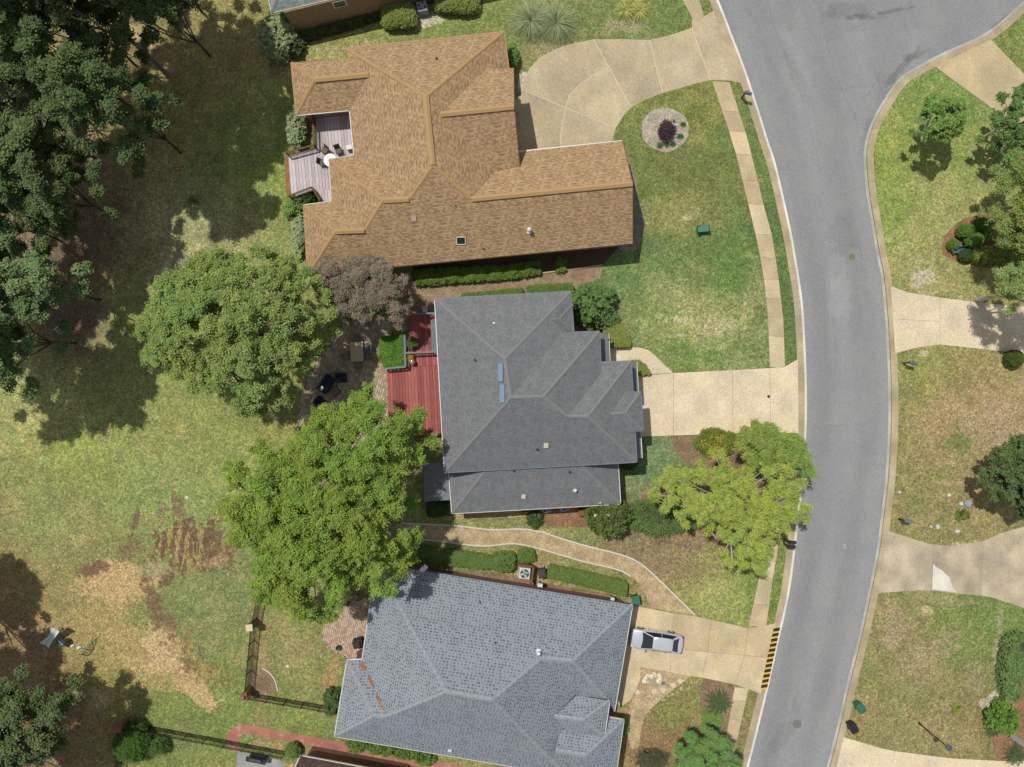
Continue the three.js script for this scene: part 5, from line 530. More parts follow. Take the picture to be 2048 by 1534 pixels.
ball('topiary_ball', 'round clipped ball bush beside the brown roof corner', 590, 1494, 0.68, 1.15, green.hedge); ball('fence_bush', 'dark round bush inside the iron fence corner', 276, 1474, 1.55, 1.9, leaf(88, 124, 48), { ragged: 0.12, sprig: 'fine', dense: 120 }); ball('fence_bush', 'smaller bush at the iron fence beside the round one', 322, 1484, 0.7, 1.2, leaf(104, 132, 58), { ragged: 0.2, sprig: 'fine', dense: 120 });
for (const [x, y, r, rz, l] of [[1922, 465, 0.78, 0.62, 'clipped ball bush on red mulch, upper of the middle pair'], [1939, 483, 0.8, 0.68, 'clipped ball bush on red mulch, lower of the middle pair'], [1901, 492, 0.5, 0.5, 'smallest clipped ball bush, beside the lawn edge'], [1956, 452, 0.6, 0.6, 'loose clipped ball bush nearest the large dense tree'], [1966, 472, 0.6, 0.6, 'clipped ball bush half under the large dense tree'], [1924, 513, 0.62, 0.55, 'dark clipped ball bush behind the blue bench']]) ball('topiary_ball', l, x, y, r, r * 1.7, l[0] === 'd' ? leaf(78, 106, 50, 0.15) : leaf(112, 148, 58, 0.2), { rz, group: 'ball bushes in the red mulch bed' });
hedge('loose_hedge', 'loose yellow-green hedge along the lower edge of the red mulch', [[1936, 504], [1980, 498], [2060, 500], [2060, 528], [1990, 528], [1945, 526]], 1.0, green.olive, { sprig: 'ivy', dense: 90, ragged: 0.4 });
ball('topiary_ball', 'dark smooth ball bush beside the east driveway', 2018, 718, 0.78, 1.4, leaf(92, 112, 52, 0.15));
hedge('tall_hedge', 'leafy dark hedge along the edge of the bottom lawn', [[2002, 1275], [2020, 1264], [2060, 1268], [2060, 1300], [2030, 1330], [2024, 1390], [2000, 1386], [1992, 1340]], 1.2, leaf(132, 160, 94), { sprig: 'large', size: 0.7, dense: 60, ragged: 1.0 }); ball('round_bush', 'bright green round bush between the hedge and the small palm', 1993, 1428, 1.15, 1.7, leaf(124, 164, 68), { rz: 1.25, ragged: 0.22, sprig: 'ivy', dense: 100 });
hedge('strip_hedge', 'small green hedge strip below the sago palm', [[1408, 1425], [1440, 1428], [1433, 1465], [1405, 1465]], 0.5, green.bright, { ragged: 0.3 }); ball('grey_bush', 'grey-green spiky bush at the bottom edge below the bare bed', 1302, 1512, 1.3, 1.2, leaf(120, 122, 92), { rz: 0.8, ragged: 0.25, sprig: 'needle', dense: 60, size: 0.7 }); ball('wall_bush', 'narrow green bush against the bottom roof corner', 1246, 1448, 0.35, 0.9, green.bright, { rz: 0.9 });
ball('weed_clump', 'small weed clump beside the utility stones', 1922, 1028, 0.4, 0.4, leaf(130, 150, 70), { ragged: 0.5, sprig: 'ivy', dense: 60 }); ball('weed_clump', 'small weed clump on the bare patch above the lamp post', 1912, 1413, 0.35, 0.3, leaf(160, 176, 70), { ragged: 0.5, sprig: 'ivy', dense: 60 });
hedge('planter_bush', 'bright green planter bush between the patio and the blue-grey railing', [[770, 678], [808, 675], [812, 733], [778, 735], [766, 710]], 1.3, leaf(112, 156, 58), { sprig: 'ivy', dense: 110, ragged: 0.4 });
hedge('ground_cover', 'dark leafy ground cover at the foot of the brick wall', [[592, 72], [690, 46], [765, 27], [772, 36], [700, 58], [610, 86]], 0.4, leaf(96, 112, 60), { sprig: 'ivy', dense: 60, ragged: 0.3 });
hedge('shade_shrub', 'dark shrubs beside the shaded porch roof', [[858, 1006], [905, 1003], [903, 1024], [860, 1028]], 0.9, leaf(80, 108, 54), { sprig: 'ivy', dense: 80, ragged: 0.3 });
// arching grasses, palms and rosettes
function blades(n, len, wid, lift, droop, bend = 6) {
  const pos = [], idx = []; let k = 0;
  for (let i = 0; i < n; i++) { const a = rr(0, 6.283), l = len * rr(0.6, 1.1), up = lift * rr(0.5, 1.2), dr = droop * rr(0.6, 1.3), sx = -Math.sin(a), sz = Math.cos(a), r0 = rr(0, 0.12 * len); for (let j = 0; j <= bend; j++) { const t = j / bend, r = r0 + l * t * (0.35 + 0.65 * t), y = up * l * t * 1.6 - dr * l * t * t, w = wid * (1 - t * 0.85) * 0.5; pos.push(Math.cos(a) * r + sx * w, Math.max(0.02, y), Math.sin(a) * r + sz * w, Math.cos(a) * r - sx * w, Math.max(0.02, y), Math.sin(a) * r - sz * w); } for (let j = 0; j < bend; j++) { const q = k + j * 2; idx.push(q, q + 1, q + 3, q, q + 3, q + 2); } k += (bend + 1) * 2; }
  return geomOf(pos, new Array(k * 2).fill(0), idx);
}
function grassClump(name, label, x, y, n, len, wid, lift, droop, ms, group) { const t = thing(name, label, 'plant', group), [X, Z] = at(x, y); for (const m of ms) part('blades', blades(n, len, wid, lift, droop), m, t, [X, 0, Z]); return t; }
const gm = { pampas: [leaf(182, 196, 138, 0.2), leaf(124, 150, 90, 0.2), leaf(208, 212, 168, 0.2)], lily: [leaf(214, 214, 116, 0.2), leaf(150, 178, 80, 0.2), leaf(226, 216, 140, 0.2)], tuft: [leaf(74, 112, 66, 0.2), leaf(96, 132, 78, 0.2)] };
grassClump('pampas_grass', 'fountain grass clump nearest the tan roof', 1062, 44, 520, 2.0, 0.03, 0.75, 0.95, gm.pampas, 'fountain grass clumps'); grassClump('pampas_grass', 'fountain grass clump nearest the curved driveway', 1112, 50, 520, 2.0, 0.03, 0.75, 0.95, gm.pampas, 'fountain grass clumps');
grassClump('day_lily', 'yellow-green day lily clump on the top lawn', 1250, 22, 120, 1.0, 0.06, 0.7, 0.9, gm.lily); grassClump('day_lily', 'yellow-green day lily clump beside its twin, nearest the pavement', 1278, 24, 120, 1.0, 0.06, 0.7, 0.9, gm.lily); grassClump('day_lily', 'yellow-green day lily clump cut by the top edge', 1264, 8, 120, 1.0, 0.06, 0.7, 0.9, gm.lily);
for (const [x, y, l, s] of [[1320, 291, 'green grass tuft in the round gravel bed, lowest left of the row', 0.4], [1333, 289, 'green grass tuft in the round gravel bed, middle of the row', 0.38], [1345, 288, 'green grass tuft in the round gravel bed, end of the row', 0.36], [1360, 273, 'green grass tuft in the round gravel bed, beside the purple shrub', 0.38], [1366, 249, 'green grass tuft in the round gravel bed, topmost', 0.34], [1348, 243, 'tiniest dry tuft in the round gravel bed', 0.16]]) grassClump('grass_tuft', l, x, y, 46, s, 0.05, 0.7, 0.8, gm.tuft, 'grass tufts in the round bed');
ball('purple_shrub', 'dark purple shrub in the round gravel bed', 1332, 264, 0.52, 0.8, leaf(84, 66, 74, 0.1), { rz: 0.7, ragged: 0.2, sprig: 'fine', dense: 130 });
function frondPalm(name, label, x, y, n, len, h) {
  const t = thing(name, label, 'palm'), [X, Z] = at(x, y), m = leaf(88, 116, 70, 0.15, 0.5); part('trunk', cyl(0.16, 0.12, h + 0.1, 10), mat.woodDark, t, [X, 0, Z]);
  for (let i = 0; i < n; i++) { const a = i * 2.4, k = i / n, pos = [], idx = []; let q = 0; const l = len * rr(0.85, 1.1); for (let j = 2; j <= 20; j++) for (const s of [-1, 1]) { const u = j / 20, r = l * u, yy = h + 0.1 + l * (0.62 - 0.5 * k) * u * 1.2 - l * 0.75 * u * u, w = 0.13 * len * Math.sin(Math.min(1, u * 1.15) * Math.PI * 0.9 + 0.15) + 0.04, p = (rad, sd, dy) => pos.push(Math.cos(a) * rad - Math.sin(a) * sd, yy + dy, Math.sin(a) * rad + Math.cos(a) * sd); p(r, 0, 0); p(r + w * 0.7, s * w, -0.05); p(r + 0.035 * len, 0, 0); idx.push(q, q + 1, q + 2); q += 3; } part('frond', geomOf(pos, new Array(q * 2).fill(0), idx), m, t, [X, 0, Z]); }
}
frondPalm('sago_palm', 'sago palm beside the pavement below the driveway of the silver car', 1433, 1400, 24, 1.35, 0.5); frondPalm('sago_palm', 'small sago palm below the bright round bush', 1981, 1456, 24, 0.9, 0.3); frondPalm('sago_palm', 'sago palm in the bottom corner beside the paved drive', 2024, 1504, 24, 1.2, 0.5); frondPalm('sago_palm', 'small spiky palm on the shaded back lawn', 388, 402, 18, 0.6, 0.2);
// ------------------------------------------------------------------ vehicles, bins, street furniture, garden things
const V3 = (x, y, z) => new THREE.Vector3(x, y, z);
function place(t, x, y, h = 0, turn = 0) { const [X, Z] = at(x, y, h); t.position.set(X, h, Z); t.rotation.y = turn; return t; }
function loft(rings, closedEnds = true) { const n = rings[0].length, pos = [], idx = []; rings.forEach((r) => r.forEach((p) => pos.push(...p))); for (let i = 0; i + 1 < rings.length; i++) for (let k = 0; k + 1 < n; k++) { const a = i * n + k; idx.push(a, a + n, a + 1, a + 1, a + n, a + n + 1); } if (closedEnds) for (const [i, f] of [[0, 1], [rings.length - 1, 0]]) for (let k = 1; k + 1 < n; k++) f ? idx.push(i * n, i * n + k, i * n + k + 1) : idx.push(i * n, i * n + k + 1, i * n + k); return geomOf(pos, new Array(rings.length * n * 2).fill(0), idx); }
function quad(a, b, c, d) { return geomOf([...a, ...b, ...c, ...d], [0, 0, 1, 0, 1, 1, 0, 1], [0, 1, 2, 0, 2, 3]).toNonIndexed(); }
{ // the silver saloon, nose under the eave (nose towards -x)
  const t = place(thing('parked_car', 'silver four-door saloon car parked nose-in under the blue-grey eave', 'car'), 1309, 1277, 0, -0.135);
  const paint = new THREE.MeshPhysicalMaterial({ color: col(222, 226, 232), metalness: 0.35, roughness: 0.3, clearcoat: 1, clearcoatRoughness: 0.06 }), glass = new THREE.MeshPhysicalMaterial({ color: col(40, 46, 52), roughness: 0.05, clearcoat: 1, clearcoatRoughness: 0.02 }), chrome = plain(214, 216, 218, 0.2, { metalness: 0.9 }), tyreM = plain(34, 34, 36, 0.85);
  const st = [[-2.46, 0.5, 0.6, 0.5], [-2.42, 0.72, 0.68, 0.45], [-2.25, 0.84, 0.78, 0.3], [-1.9, 0.9, 0.86, 0.22], [-1.35, 0.92, 0.95, 0.2], [-0.6, 0.925, 0.97, 0.2], [0.4, 0.925, 0.98, 0.2], [1.3, 0.92, 1.0, 0.2], [1.95, 0.9, 1.05, 0.22], [2.3, 0.84, 1.04, 0.3], [2.45, 0.7, 0.98, 0.42], [2.5, 0.5, 0.9, 0.5]];
  const ring = ([x, w, y, b]) => { const h = [[-w * 0.9, b], [-w, b + 0.16], [-w, y * 0.62], [-w * 0.985, y * 0.84], [-w * 0.92, y * 0.96], [-w * 0.78, y], [-w * 0.4, y + 0.025], [0, y + 0.035]]; return [...h, ...h.slice(0, -1).reverse().map(([z, yy]) => [-z, yy])].map(([z, yy]) => [x, yy, -z]); };
  part('body', loft(st.map(ring)), paint, t);
  const top = [[-0.42, 0.57, 1.4], [0.0, 0.6, 1.445], [0.6, 0.61, 1.45], [1.1, 0.6, 1.43], [1.46, 0.57, 1.38]], W0 = [-1.38, 0.76, 0.955], R0 = [2.06, 0.7, 1.06];
  part('roof', loft(top.map(([x, w, y]) => [-1, -0.92, -0.6, 0, 0.6, 0.92, 1].map((k) => [x, y - 0.05 * Math.abs(k) ** 3 - (Math.abs(k) === 1 ? 0.03 : 0) + 0.02, -k * w]))), paint, t);
  part('windscreen', quad([W0[0], W0[2], -W0[1]], [W0[0], W0[2], W0[1]], [-0.42, 1.375, 0.55], [-0.42, 1.375, -0.55]), Object.assign(glass.clone(), { side: THREE.DoubleSide }), t); part('rear_window', quad([1.46, 1.36, -0.55], [1.46, 1.36, 0.55], [R0[0], R0[2], R0[1]], [R0[0], R0[2], -R0[1]]), Object.assign(glass.clone(), { side: THREE.DoubleSide }), t);
  for (const s of [-1, 1]) {
    part('side_window', mergeGeometries([quad([-1.25, 0.955, s * 0.83], [0.35, 0.97, s * 0.86], [0.35, 1.37, s * 0.6], [-0.42, 1.36, s * 0.57]), quad([0.4, 0.97, s * 0.86], [1.85, 1.02, s * 0.8], [1.42, 1.34, s * 0.575], [0.4, 1.37, s * 0.6])]), Object.assign(glass.clone(), { side: THREE.DoubleSide }), t);
    part('pillar', join(bar(V3(-1.34, 0.96, s * 0.79), V3(-0.42, 1.385, s * 0.565), 0.07, 0.05), bar(V3(1.44, 1.375, s * 0.565), V3(2.02, 1.05, s * 0.745), 0.16, 0.05), bar(V3(0.37, 0.97, s * 0.865), V3(0.37, 1.38, s * 0.605), 0.05, 0.04)), paint, t);
    const m = part('wing_mirror', new RoundedBoxGeometry(0.14, 0.13, 0.22, 2, 0.04), paint, t, [-1.02, 1.0, s * 1.03]);
    for (const x of [-1.52, 1.42]) { const w = part('wheel', new THREE.CylinderGeometry(0.33, 0.33, 0.22, 24).rotateX(Math.PI / 2), tyreM, t, [x, 0.33, s * 0.84]); part('rim', new THREE.CylinderGeometry(0.22, 0.22, 0.02, 16).rotateX(Math.PI / 2), chrome, w, [0, 0, s * 0.115]); }
    part('headlight', new RoundedBoxGeometry(0.3, 0.1, 0.34, 2, 0.04), plain(226, 228, 230, 0.1), t, [-2.2, 0.74, s * 0.66]); part('tail_light', new RoundedBoxGeometry(0.16, 0.14, 0.36, 2, 0.04), plain(140, 30, 26, 0.2), t, [2.4, 0.86, s * 0.64]); for (const x of [-0.1, 1.0]) part('door_handle', box(0.18, 0.03, 0.03), chrome, t, [x, 0.82, s * 0.93]);
  }
  part('number_plate', box(0.02, 0.14, 0.32), mat.white, t, [2.52, 0.66, 0]);
}
function bin(label, m, lidM = m) {
  const t = thing('wheeled_bin', label, 'bin'); t.scale.setScalar(1.12); const P = (w, d, y) => [[-w, y, -d], [w, y, -d], [w, y, d], [-w, y, d], [-w, y, -d]];
  part('body', loft([P(0.23, 0.26, 0.06), P(0.29, 0.35, 0.98)]).toNonIndexed(), Object.assign(m.clone(), { side: THREE.DoubleSide }), t); t.children[0].geometry.computeVertexNormals();
  part('lid', join(moved(new RoundedBoxGeometry(0.64, 0.07, 0.74, 2, 0.03), 0, 1.02, 0.01), moved(new RoundedBoxGeometry(0.4, 0.05, 0.46, 2, 0.02), 0, 1.06, 0.02)), lidM, t); part('handle', moved(new THREE.CylinderGeometry(0.02, 0.02, 0.5, 8).rotateZ(Math.PI / 2), 0, 0.98, -0.42), mat.black, t);
  for (const s of [-1, 1]) part('wheel', new THREE.CylinderGeometry(0.12, 0.12, 0.06, 14).rotateZ(Math.PI / 2), mat.black, t, [s * 0.27, 0.12, -0.25]); return t;
}
place(bin('green wheeled bin standing at the corner of the blue-grey roof', mat.greenBin), 1268, 1194, 0, 0.2); place(bin('green wheeled bin standing at the kerb above the black bin', mat.greenBin), 1711, 1406, 0, -2.6); place(bin('black wheeled bin standing at the kerb below the green bin', mat.black), 1697, 1446, 0, -2.7); place(bin('black bin beside the wooden air conditioner screen', mat.charcoal), 1083, 1141, 0, 0.2);
{ const b = place(bin('green wheeled bin lying on its side on the front lawn', mat.greenBin), 1391, 462, 0, 0); b.rotation.order = 'YXZ'; b.rotation.y = Math.PI / 2 + 0.15; b.rotation.x = Math.PI / 2; b.position.y = 0.36; }
function mailbox(label, x, y, turn, m, post = mat.woodDark) {
  const t = place(thing('mailbox', label, 'mailbox'), x, y, 0, turn); t.scale.setScalar(1.2); part('post', box(0.1, 1.0, 0.1), post, t); part('arm', box(0.08, 0.08, 0.5), post, t, [0, 0.9, 0.12]);
  const g = new THREE.Shape(); g.moveTo(-0.11, 0); g.lineTo(0.11, 0); g.lineTo(0.11, 0.14); g.absarc(0, 0.14, 0.11, 0, Math.PI); g.lineTo(-0.11, 0); part('box', new THREE.ExtrudeGeometry(g, { depth: 0.56, bevelEnabled: false, curveSegments: 8 }), m, t, [0, 1.0, -0.1]); part('signal_flag', box(0.02, 0.16, 0.06), plain(170, 40, 34), t, [0.125, 1.12, 0.1]); return t;
}
mailbox('grey mailbox on a dark post beside the curved front driveway', 1483, 196, 1.3, plain(96, 112, 124, 0.5), mat.charcoal); mailbox('black mailbox at the kerb, upper of the pair by the lime tree', 1569, 1078, 1.5, mat.black, mat.black); mailbox('black mailbox at the kerb, lower of the pair by the lime tree', 1568, 1087, 1.5, mat.black, mat.black); mailbox('blue-grey mailbox on the lawn below the east driveway', 1806, 726, 1.35, plain(88, 116, 132, 0.6), mat.charcoal); mailbox('blue-grey mailbox above the stained southeast driveway', 1797, 1037, 1.5, plain(110, 130, 144, 0.6), mat.black);
{ const t = place(thing('lamp_post', 'black lamp post with a blue-capped lantern on the bottom lawn', 'lamp post'), 1838, 1446); part('post', join(cyl(0.05, 0.04, 4.4, 10), cyl(0.1, 0.06, 0.6, 10)), mat.ironBlack, t); part('lantern', join(moved(new THREE.CylinderGeometry(0.2, 0.13, 0.42, 6, 1, true), 0, 4.55, 0)), new THREE.MeshPhysicalMaterial({ color: 0xdfe6ea, roughness: 0.1, transmission: 0.85, thickness: 0, side: THREE.DoubleSide }), t); part('lantern_frame', join(...[0, 1, 2, 3, 4, 5].map((i) => tube(V3(Math.sin(i * 1.047) * 0.13, 4.34, Math.cos(i * 1.047) * 0.13), V3(Math.sin(i * 1.047) * 0.2, 4.76, Math.cos(i * 1.047) * 0.2), 0.015, 5))), mat.ironBlack, t); part('cap', lathe([[0, 5.02], [0.05, 4.98], [0.1, 4.9], [0.25, 4.8], [0.27, 4.75], [0, 4.75]], 16), plain(92, 112, 140, 0.3, { metalness: 0.4 }), t); }
for (const [x, y, l] of [[1705, 513, 'round manhole cover in the road above the middle driveway'], [1595, 1449, 'round manhole cover in the road near the bottom edge']]) { const [X, Z] = at(x, y); const t = thing('manhole_cover', l, 'manhole cover'); t.position.set(X, -0.118, Z); const m = x > 1650 ? plain(140, 134, 118, 0.9) : plain(134, 130, 124, 0.85); part('ring', new THREE.RingGeometry(0.33, 0.42, 28).rotateX(-Math.PI / 2), x > 1650 ? plain(150, 146, 128, 0.9) : plain(120, 118, 114), t, [0, 0.004, 0]); part('lid', new THREE.CylinderGeometry(0.33, 0.33, 0.012, 28), m, t, [0, 0.004, 0]); for (let i = -2; i <= 2; i++) part('rib', box(0.05, 0.006, 0.56 - Math.abs(i) * 0.08), x > 1650 ? plain(112, 108, 94) : plain(110, 106, 102), t, [i * 0.11, 0.01, 0]); }
{ // striped ramp against the kerb
  const t = thing('kerb_ramp', 'black rubber kerb ramp with yellow stripes at the south driveway', 'kerb ramp'), a = at3(1553, 1258, 0), b = at3(1526.5, 1381, 0), n = 24, d = b.clone().sub(a), s = V3(d.z, 0, -d.x).normalize(), yel = plain(232, 190, 60, 0.7), blk = plain(44, 36, 30, 0.85);
  const prof = (u) => { const p = a.clone().addScaledVector(d, u); return [[p.x + s.x * -0.3, 0.045, p.z + s.z * -0.3], [p.x + s.x * 0.3, 0.03, p.z + s.z * 0.3]]; };
  for (let i = 0; i < n; i++) { const sk = 0.9 / n, u0 = i / n + (i % 2 ? 0.012 : 0), u1 = (i + 1) / n + (i % 2 ? 0 : 0.012), L = prof(u0), R = prof(u1), L2 = prof(u0 - sk)[1], R2 = prof(u1 - sk)[1]; part('ramp_block', quad(L[0], L2, R2, R[0]), i % 2 ? Object.assign(yel, { side: THREE.DoubleSide }) : Object.assign(blk, { side: THREE.DoubleSide }), t); }
}
// air conditioners
function condenser(label, x, y, s, m, turn = 0, round = false) {
  const t = place(thing('air_conditioner', label, 'air conditioner'), x, y, 0, turn); part('plinth', box(s * 1.15, 0.08, s * 1.15), mat.concreteKerb, t); if (round) part('casing', cyl(s / 2, s / 2, 0.75, 24), m, t, [0, 0.08, 0]); else part('casing', moved(new RoundedBoxGeometry(s, 0.85, s, 2, 0.05), 0, 0.5, 0), m, t);
  const y0 = round ? 0.84 : 0.93; part('fan_well', new THREE.CylinderGeometry(s * 0.4, s * 0.4, 0.01, 28), mat.charcoal, t, [0, y0, 0]); for (let i = 0; i < 4; i++) part('fan_blade', new THREE.BoxGeometry(s * 0.34, 0.012, s * 0.2).translate(s * 0.2, 0.02, 0).rotateX(0.15).rotateY(i * 1.571 + 0.4), plain(176, 188, 198, 0.4), t, [0, y0, 0]); part('fan_hub', cyl(s * 0.09, s * 0.09, 0.05, 14), mat.steel, t, [0, y0, 0]); for (let r = 1; r < 5; r++) part('guard_ring', new THREE.TorusGeometry(s * 0.1 * r, 0.006, 4, 28).rotateX(Math.PI / 2), mat.steel, t, [0, y0 + 0.05, 0]); return t;
}
condenser('white air conditioner unit beside the wooden screen', 1049, 1142, 1.05, plain(216, 218, 216, 0.6), -0.12); condenser('round grey condenser half under the grey eave, beside the brick edging', 1091, 1013, 0.95, plain(188, 190, 188, 0.6), 0, true); condenser('round grey condenser half under the grey eave, beside the brick pier', 1128, 1010, 0.95, plain(188, 190, 188, 0.6), 0.3, true); condenser('grey air conditioner unit between the clipped oval bushes', 846, 22, 0.95, plain(150, 158, 166, 0.6), 0.2);
{ const t = place(thing('wooden_screen', 'brown wooden screen around the white air conditioner', 'screen'), 1049, 1142, 0, -0.14); for (let i = 0; i < 6; i++) part('screen_board', box(0.04, 1.1, 0.24), mat.woodBrown, t, [0.72, 0, -0.62 + i * 0.26]); part('top_rail', box(0.22, 0.05, 1.7), mat.woodBrown, t, [0.72, 1.1, 0.05]); for (let i = 0; i < 6; i++) part('screen_board', box(0.22, 1.1, 0.04), mat.woodBrown, t, [-0.6 + i * 0.24, 0, -0.78]); part('top_rail', box(1.5, 0.05, 0.22), mat.woodBrown, t, [-0.05, 1.1, -0.78]); }
{ const t = place(thing('brick_pier', 'small red brick pier beside the round condensers', 'pier'), 1161, 1022); for (let r = 0; r < 9; r++) for (let k = 0; k < 2; k++) part('brick', box(0.24, 0.085, 0.44), mat.brickRed, t, [r % 2 ? 0 : k * 0.25 - 0.125, r * 0.095, r % 2 ? k * 0.25 - 0.125 : 0]).rotation.y = r % 2 ? Math.PI / 2 : 0; part('cap', box(0.6, 0.06, 0.6), mat.terracotta, t, [0, 0.86, 0]); }
for (const [x, y, l, s] of [[1079, 1162, 'white meter box on the wall beside the wooden screen', 0.34], [1221, 1189, 'white meter box on the wall near the green bin', 0.26]]) { const t = place(thing('meter_box', l, 'meter box'), x, y, 0, -0.16); part('stand', box(0.08, 1.1, 0.08), mat.steel, t); part('case', moved(new RoundedBoxGeometry(s * 1.4, 0.5, s, 2, 0.03), 0, 1.3, 0), plain(228, 228, 224, 0.5), t); part('dial', new THREE.CylinderGeometry(0.09, 0.09, 0.06, 14).rotateX(Math.PI / 2), mat.steel, t, [0, 1.38, -s / 2 - 0.03]); }
{ const p = at3(847, 1134, 3.3), t = thing('satellite_dish', 'white satellite dish on the blue-grey eave by the largest tree', 'dish'); t.position.copy(p); t.position.y = 3.2; part('mast', join(tube(V3(0, -0.35, 0.2), V3(0, 0.3, 0), 0.03)), mat.steel, t); const d = part('reflector', lathe([[0, 0], [0.15, 0.015], [0.3, 0.06], [0.42, 0.12]], 24), Object.assign(plain(206, 210, 214, 0.5), { side: THREE.DoubleSide }), t, [0, 0.32, 0]); d.rotation.set(0.7, 0, -0.5); part('receiver_arm', tube(V3(0, 0.3, 0), V3(0.2, 0.62, -0.3), 0.015), mat.steel, t); part('receiver', box(0.1, 0.08, 0.1), mat.white, t, [0.2, 0.6, -0.3]); }
// iron fences with brick piers
function fence(label, a, b, n, tall = 1.45) {
  const t = thing('iron_fence', label, 'fence', 'black iron fences'), A = at3(...a), B = at3(...b), d = B.clone().sub(A), L = d.length(), yaw = Math.atan2(-d.z, d.x), pg = box(0.07, tall + 0.1, 0.07), kg = box(0.034, tall - 0.14, 0.034);
  for (let i = 0; i <= n; i++) { const p = A.clone().lerp(B, i / n); part('post', pg, mat.ironBlack, t, [p.x, 0, p.z], yaw); } for (const y of [0.12, tall - 0.22, tall - 0.04]) part('rail', bar(A.clone().setY(y), B.clone().setY(y), 0.035, 0.035), mat.ironBlack, t);
  for (let i = 1, m = Math.round(L / 0.125); i < m; i++) { const p = A.clone().lerp(B, i / m); part('picket', kg, mat.ironBlack, t, [p.x, 0.08, p.z], yaw); }
}
fence('black iron fence running down from the largest tree to the first pier', [523, 1190], [514, 1236], 1); fence('black iron fence between the cream-capped pier and the corner pier', [511, 1250], [500, 1370], 4); fence('black iron fence from the corner pier to the blue-grey roof', [506, 1386], [678, 1415], 5); fence('black iron fence crossing the red path beside the grill', [262, 1444], [572, 1502], 8); fence('short black iron fence dropping to the bottom edge beside the round bush', [250, 1452], [243, 1545], 2);
function pier(label, x, y, turn, capM, tall = 1.75) {
  const t = place(thing('brick_pier', label, 'pier', 'brick piers of the iron fences'), x, y, 0, turn), g = box(0.235, 0.085, 0.5), cores = box(0.44, tall, 0.44); part('mortar', cores, mat.concreteKerb, t);
  for (let r = 0; r * 0.1 < tall - 0.06; r++) for (const k of [-1, 1]) { const m = part('brick', g, mat.brickRed, t, r % 2 ? [0, r * 0.1, k * 0.128] : [k * 0.128, r * 0.1, 0]); if (r % 2) m.rotation.y = Math.PI / 2; } part('cap', box(0.62, 0.07, 0.62), capM, t, [0, tall, 0]); return t;
}
pier('brick pier with a cream cap in the middle of the iron fence', 512, 1243, 0.1, plain(226, 206, 168, 0.8)); { const t = pier('brick pier with a round finial at the iron fence corner', 501, 1378, 0.15, mat.terracotta, 1.7); part('finial', moved(new THREE.SphereGeometry(0.17, 16, 12), 0, 1.95, 0), plain(128, 132, 140, 0.6), t); } pier('brick pier at the end of the fence beside the round bush', 255, 1441, 0.2, mat.terracotta, 1.75);
// covered grills, seats, tables
function grill(label, x, y, turn, w, m) { const t = place(thing('barbecue_grill', label, 'grill'), x, y, 0, turn); part('cabinet', box(w * 0.8, 0.8, 0.55), mat.charcoal, t); part('lid', moved(new THREE.CylinderGeometry(0.3, 0.3, w * 0.62, 18, 1, false, 0, Math.PI).rotateZ(Math.PI / 2).rotateX(-Math.PI / 2).rotateY(0), 0, 0.82, 0), m, t); for (const s of [-1, 1]) part('side_shelf', box(w * 0.22, 0.04, 0.45), m, t, [s * w * 0.42, 0.82, 0]); part('handle', moved(new THREE.CylinderGeometry(0.015, 0.015, w * 0.5, 6).rotateZ(Math.PI / 2), 0, 1.0, 0.3), mat.steel, t); }
grill('large black barbecue grill on the grey pad at the bottom edge', 518, 1512, -0.2, 1.8, mat.black);
{ const t = place(thing('covered_grill', 'dark covered grill on the brick patio beside the blue-grey eave', 'grill'), 719, 1282, 0, 0.25); part('cover', join(moved(new RoundedBoxGeometry(0.95, 0.95, 0.8, 3, 0.12), 0, 0.47, 0), moved(new RoundedBoxGeometry(0.62, 0.3, 0.6, 3, 0.1), 0, 1.0, 0)), plain(48, 54, 54, 0.85), t); part('hem', box(1.0, 0.08, 0.84), mat.black, t); }
function chair(label, x, y, h, turn, frame, cloth, w = 0.55, cat = 'chair', group) {
  const t = place(thing('garden_chair', label, cat, group), x, y, h, turn); part('seat', box(w, 0.05, w), cloth, t, [0, 0.42, 0]); const b = part('backrest', box(w, 0.55, 0.05), cloth, t, [0, 0.46, -w / 2]); b.rotation.x = -0.25; for (const [sx, sz] of [[-1, -1], [1, -1], [1, 1], [-1, 1]]) part('leg', box(0.04, 0.44, 0.04), frame, t, [sx * (w / 2 - 0.03), 0, sz * (w / 2 - 0.03)]);
  for (const s of [-1, 1]) part('armrest', new THREE.TorusGeometry(w * 0.5, 0.018, 5, 14, Math.PI).rotateX(Math.PI / 2).rotateY(s * Math.PI / 2), frame, t, [s * w * 0.12, 0.62, 0]); return t;
}
const mesh_ = plain(112, 106, 92, 0.9), greyCloth = plain(132, 132, 122, 0.9);
{ const t = place(thing('round_table', 'round white table on the pale deck', 'table'), 664, 325, 1.2); part('table_top', cyl(0.6, 0.6, 0.035, 40), plain(246, 246, 246, 0.5), t, [0, 0.7, 0]); part('pedestal', join(cyl(0.05, 0.05, 0.7, 10), cyl(0.3, 0.26, 0.04, 20)), mat.white, t); }
chair('brown mesh chair on the pale deck, above the round table', 652, 304, 1.2, 2.5 + 3.14, mat.black, mesh_); chair('brown mesh chair on the pale deck, nearest the house wall', 679, 304, 1.2, 0.35, mat.black, mesh_); chair('brown mesh chair on the pale deck, half under the tan roof', 647, 327, 1.2, 1.4, mat.black, mesh_);
{ const t = place(thing('deck_box', 'small pale cooler box at the wall of the pale deck', 'cooler'), 701, 298, 1.2, 0.2); part('body', moved(new RoundedBoxGeometry(0.55, 0.45, 0.4, 2, 0.05), 0, 0.24, 0), plain(196, 212, 218, 0.5), t); part('lid', moved(new RoundedBoxGeometry(0.58, 0.1, 0.43, 2, 0.04), 0, 0.52, 0), mat.white, t); }
